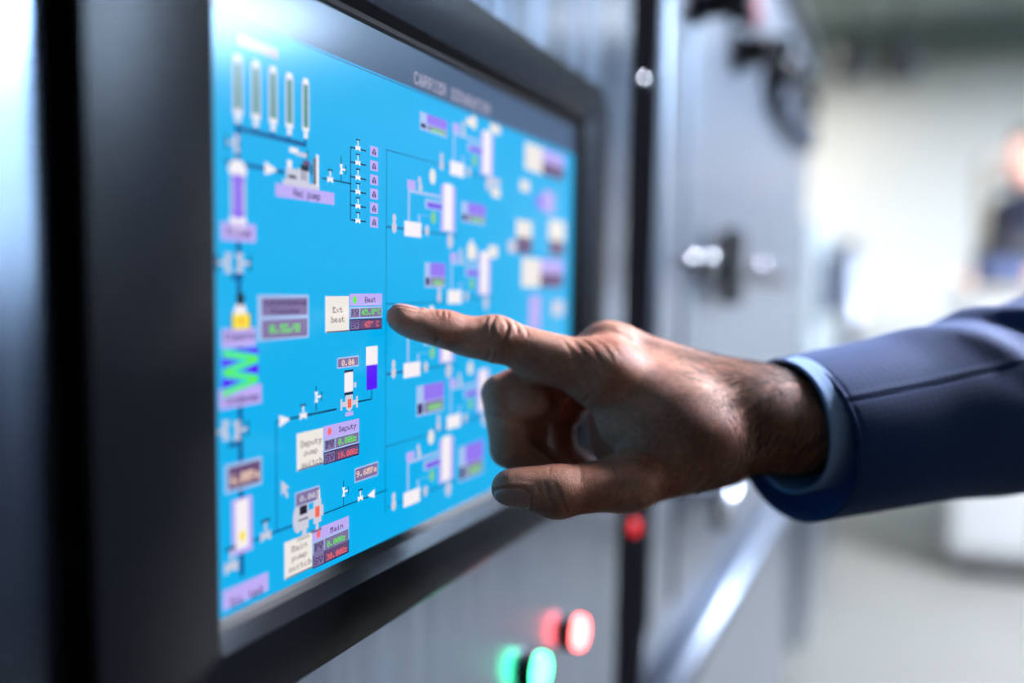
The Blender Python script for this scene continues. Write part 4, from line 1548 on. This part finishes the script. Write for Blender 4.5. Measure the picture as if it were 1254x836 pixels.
M['suit'] = suit_cloth()
M['lining'] = mat('blue_lining', srgb(34, 84, 146), .45, 0, .4, var=.08, scale=60)
M['shirt'] = mat('pale_blue_shirt', srgb(158, 188, 232), .8, 0, .3, var=.04, scale=300, bump=.3, bump_scale=1500)
B0, B1 = J(971, 539, .517), J(1254, 484, .558)
ax = unit(B1 - B0)
elbow = B0 + ax * 300
shoulder = elbow + unit([.85, .4, .35]) * 300
fr = np.random.default_rng(3)
folds = [(95, 5.6, 12, .55, .75, 3.6), (118, 5.9, 11, .5, .8, -3.4), (142, 5.7, 12, .6, .8, 4.2), (165, 5.9, 11, .6, .8, -3.0), (118, .1, 14, .6, -.5, 2.6), (175, .2, 20, .7, .5, 3.0),
         (72, 5.9, 13, .5, .4, 1.8), (60, .4, 18, .5, .3, -1.4), (140, 5.0, 18, .6, .5, -2.0), (90, 4.8, 26, .5, .3, 1.4), (185, 5.2, 18, .7, .6, 2.6),
         (120, 3.4, 22, .6, -.3, 2.2), (160, 3.2, 16, .6, .3, -2.0), (180, 3.6, 20, .6, -.2, 2.0), (40, 4.4, 24, .6, .2, 1.0), (230, 5.6, 22, .8, .5, 3.5), (260, 5.4, 20, .8, -.4, 3.0)]


def seam(s, p):
    dp = ((p - 5.18 + pi) % (2 * pi) - pi) * 46
    return -.7 * np.exp(-(dp / .8) ** 2) + .35 * np.exp(-((dp - 2.2) / 1.4) ** 2) - .5 * np.exp(-((s - 2.6) / .5) ** 2)


cloth_tube('jacket_sleeve', [B0, B0 + ax * 100, B0 + ax * 200, elbow, shoulder],
           [(0, 43.5, 44), (15, 44, 45), (60, 46, 47), (110, 49, 50), (147, 52, 52), (200, 56, 56), (300, 60, 60), (420, 66, 66), (620, 74, 74)],
           M['suit'], folds, thick=1.7, rim=seam, lining=M['lining'], nseg=224, slant=9.0)
K0 = J(962, 522, .5115)
ak = unit(ax + np.array([0, -.04, 0]))


def stitch(s, p):
    return -.35 * np.exp(-((s - 4.5) / .45) ** 2) + .25 * np.sin(p * 5 + s * .08) * np.exp(-s / 60)


cloth_tube('shirt_cuff', [K0, K0 + ak * 40, K0 + ak * 80], [(0, 35, 35.5), (30, 35.2, 35.5), (80, 34, 35)], M['shirt'], [], thick=1.5, rim=stitch, nseg=160, step=1.0, slant=3.0)


# ------------------------------------------------------------------ the other person, far right, out of focus
def bystander():
    base = at_depth(1259, 300, 4.3)
    bx, by = base.x * 1000, base.y * 1000
    fwd = unit([-.88, -.47, 0]); sd = np.array([-fwd[1], fwd[0], 0.0]); upz = np.array([0, 0, 1.0])

    def Q(f, s, z): return np.array([bx, by, 0]) + fwd * f + sd * s + upz * z

    hd = np.array(at_depth(1258, 195, 4.3)) * 1000
    hz = hd[2]
    k = hz / 1640.0
    hand = np.array(at_depth(1245, 303, 3.96)) * 1000
    root = empty('person', (bx / 1000, by / 1000, 0), 'standing person in a dark navy top at the right edge, hand on a bag', 'person')
    A3 = [fwd, sd, upz]
    F, s = Field, Field.smin
    SH = [Q(-10, q * 185, 1420 * k) for q in (-1, 1)]
    EL = [Q(20, q * 235, 1130 * k) for q in (-1, 1)]
    HN_ = [hand, Q(260, 150, 1130 * k)]
    HP = [Q(0, q * 90, 930 * k) for q in (-1, 1)]
    KN = [Q(15, q * 100, 500 * k) for q in (-1, 1)]
    AN = [Q(-10, q * 110, 85 * k) for q in (-1, 1)]

    def torso(P, g=0.0):
        d = F.ell(P, Q(0, 0, 1270 * k), (118 + g, 175 + g, 230), A3)
        d = s(d, F.ell(P, Q(0, 0, 1010 * k), (115 + g, 165 + g, 150), A3), 80)
        for a in range(2):
            d = s(d, F.cap(P, SH[a], Q(0, 0, 1440 * k), 62 + g, 60 + g), 50)
        return d

    def skin(P):
        d = torso(P)
        d = s(d, F.cap(P, Q(-10, 0, 1440 * k), Q(12, 0, hz - 90), 58, 54), 30)
        d = s(d, F.ell(P, Q(10, 0, hz + 18), (98, 76, 104), A3), 25)
        d = s(d, F.ell(P, Q(34, 0, hz - 55), (62, 56, 62), A3), 25)
        d = s(d, F.cap(P, Q(105, 0, hz + 12), Q(122, 0, hz - 22), 9, 14), 12)          # nose
        d = s(d, F.cap(P, Q(92, -20, hz - 55), Q(92, 20, hz - 55), 8, 8), 8)           # mouth
        for q in (-1, 1):
            d = s(d, F.ell(P, Q(0, q * 80, hz - 2), (18, 8, 32), A3), 8)               # ear
            d = s(d, F.cap(P, Q(100, q * 15, hz + 34), Q(88, q * 52, hz + 34), 9, 8), 10)   # brow
            d = s(d, F.ell(P, Q(90, q * 32, hz + 16), (11, 14, 10), A3), 4)            # eye
        for a in range(2):
            d = s(d, F.cap(P, SH[a], EL[a], 52, 42), 30)
            d = s(d, F.cap(P, EL[a], HN_[a], 42, 27), 20)
            v = unit(HN_[a] - EL[a]); w = unit(np.cross(v, upz))
            pm = HN_[a] + v * 45
            d = s(d, F.ell(P, pm, (48, 40, 20), [v, w, np.cross(v, w)]), 14)
            for m in range(4):
                r0 = pm + v * 34 + w * (m - 1.5) * 20
                r1 = r0 + v * (34, 40, 38, 28)[m] - upz * 8
                r2 = r1 + v * 18 - upz * 26
                d = s(d, s(F.cap(P, r0, r1, 11, 10), F.cap(P, r1, r2, 10, 8), 3), 4)
            sg = 1 if a else -1
            d = s(d, s(F.cap(P, pm - v * 20 - w * 30 * sg, pm + v * 12 - w * 56 * sg, 14, 11), F.cap(P, pm + v * 12 - w * 56 * sg, pm + v * 40 - w * 58 * sg - upz * 8, 11, 9), 3), 8)
            d = s(d, F.cap(P, HP[a], KN[a], 84, 60), 40)
            d = s(d, F.cap(P, KN[a], AN[a], 58, 40), 25)
            d = s(d, F.cap(P, AN[a] + fwd * -25 - upz * 40, AN[a] + fwd * 150 - upz * 45, 42, 34), 25)
        return d

    def shirt(P):
        d = torso(P, 12)
        for a in range(2):
            m = SH[a] * .35 + EL[a] * .65
            d = s(d, F.cap(P, SH[a], m, 66, 64), 40)
        d = s(d, F.cap(P, Q(-10, 0, 1430 * k), Q(-2, 0, 1485 * k), 72, 68), 20)
        d = np.maximum(d, 900 * k - P[:, 2])
        return d

    def trousers(P):
        d = F.ell(P, Q(0, 0, 980 * k), (130, 180, 110), A3)
        for a in range(2):
            d = s(d, s(F.cap(P, HP[a], KN[a], 98, 76), F.cap(P, KN[a], AN[a] + upz * 10, 76, 64), 30), 30)
        return np.maximum(d, 55 - P[:, 2])

    def shoes(P, a):
        d = s(F.cap(P, AN[a] + fwd * -30 - upz * 30, AN[a] + fwd * 160 - upz * 42, 54, 42), F.cap(P, AN[a] - upz * 30, AN[a] + upz * 30, 52, 52), 30)
        return np.maximum(d, 3 - P[:, 2])

    def hair(P):
        d = F.ell(P, Q(-2, 0, hz + 32), (110, 86, 106), A3)
        cut = F.ell(P, Q(105, 0, hz - 40), (120, 140, 120), A3)
        low = (hz - 30) - P[:, 2]
        return np.maximum(np.maximum(d, -cut), low)

    lo, hi = np.array([bx - 420, by - 420, 0]), np.array([bx + 420, by + 420, hz + 160])
    for nm, fn, m, st in (('body', skin, mat('face_skin', srgb(214, 158, 138), .5, var=.05, scale=12), 7),
                          ('shirt', shirt, mat('dark_navy_cotton', srgb(26, 32, 56), .85, var=.12, scale=30), 9),
                          ('trousers', trousers, mat('blue_denim', srgb(66, 82, 118), .85, var=.15, scale=40), 10),
                          ('shoe', lambda P: shoes(P, 0), M['black'], 8), ('shoe', lambda P: shoes(P, 1), M['black'], 8),
                          ('hair', hair, mat('short_brown_hair', srgb(70, 56, 48), .7, var=.2, scale=60), 7)):
        V, Qd = surface_nets(fn, lo, hi, st)
        V = V.copy()
        me = mesh_from(nm, V / 1000.0, Qd)
        link(nm, me, m, root, True)


bystander()
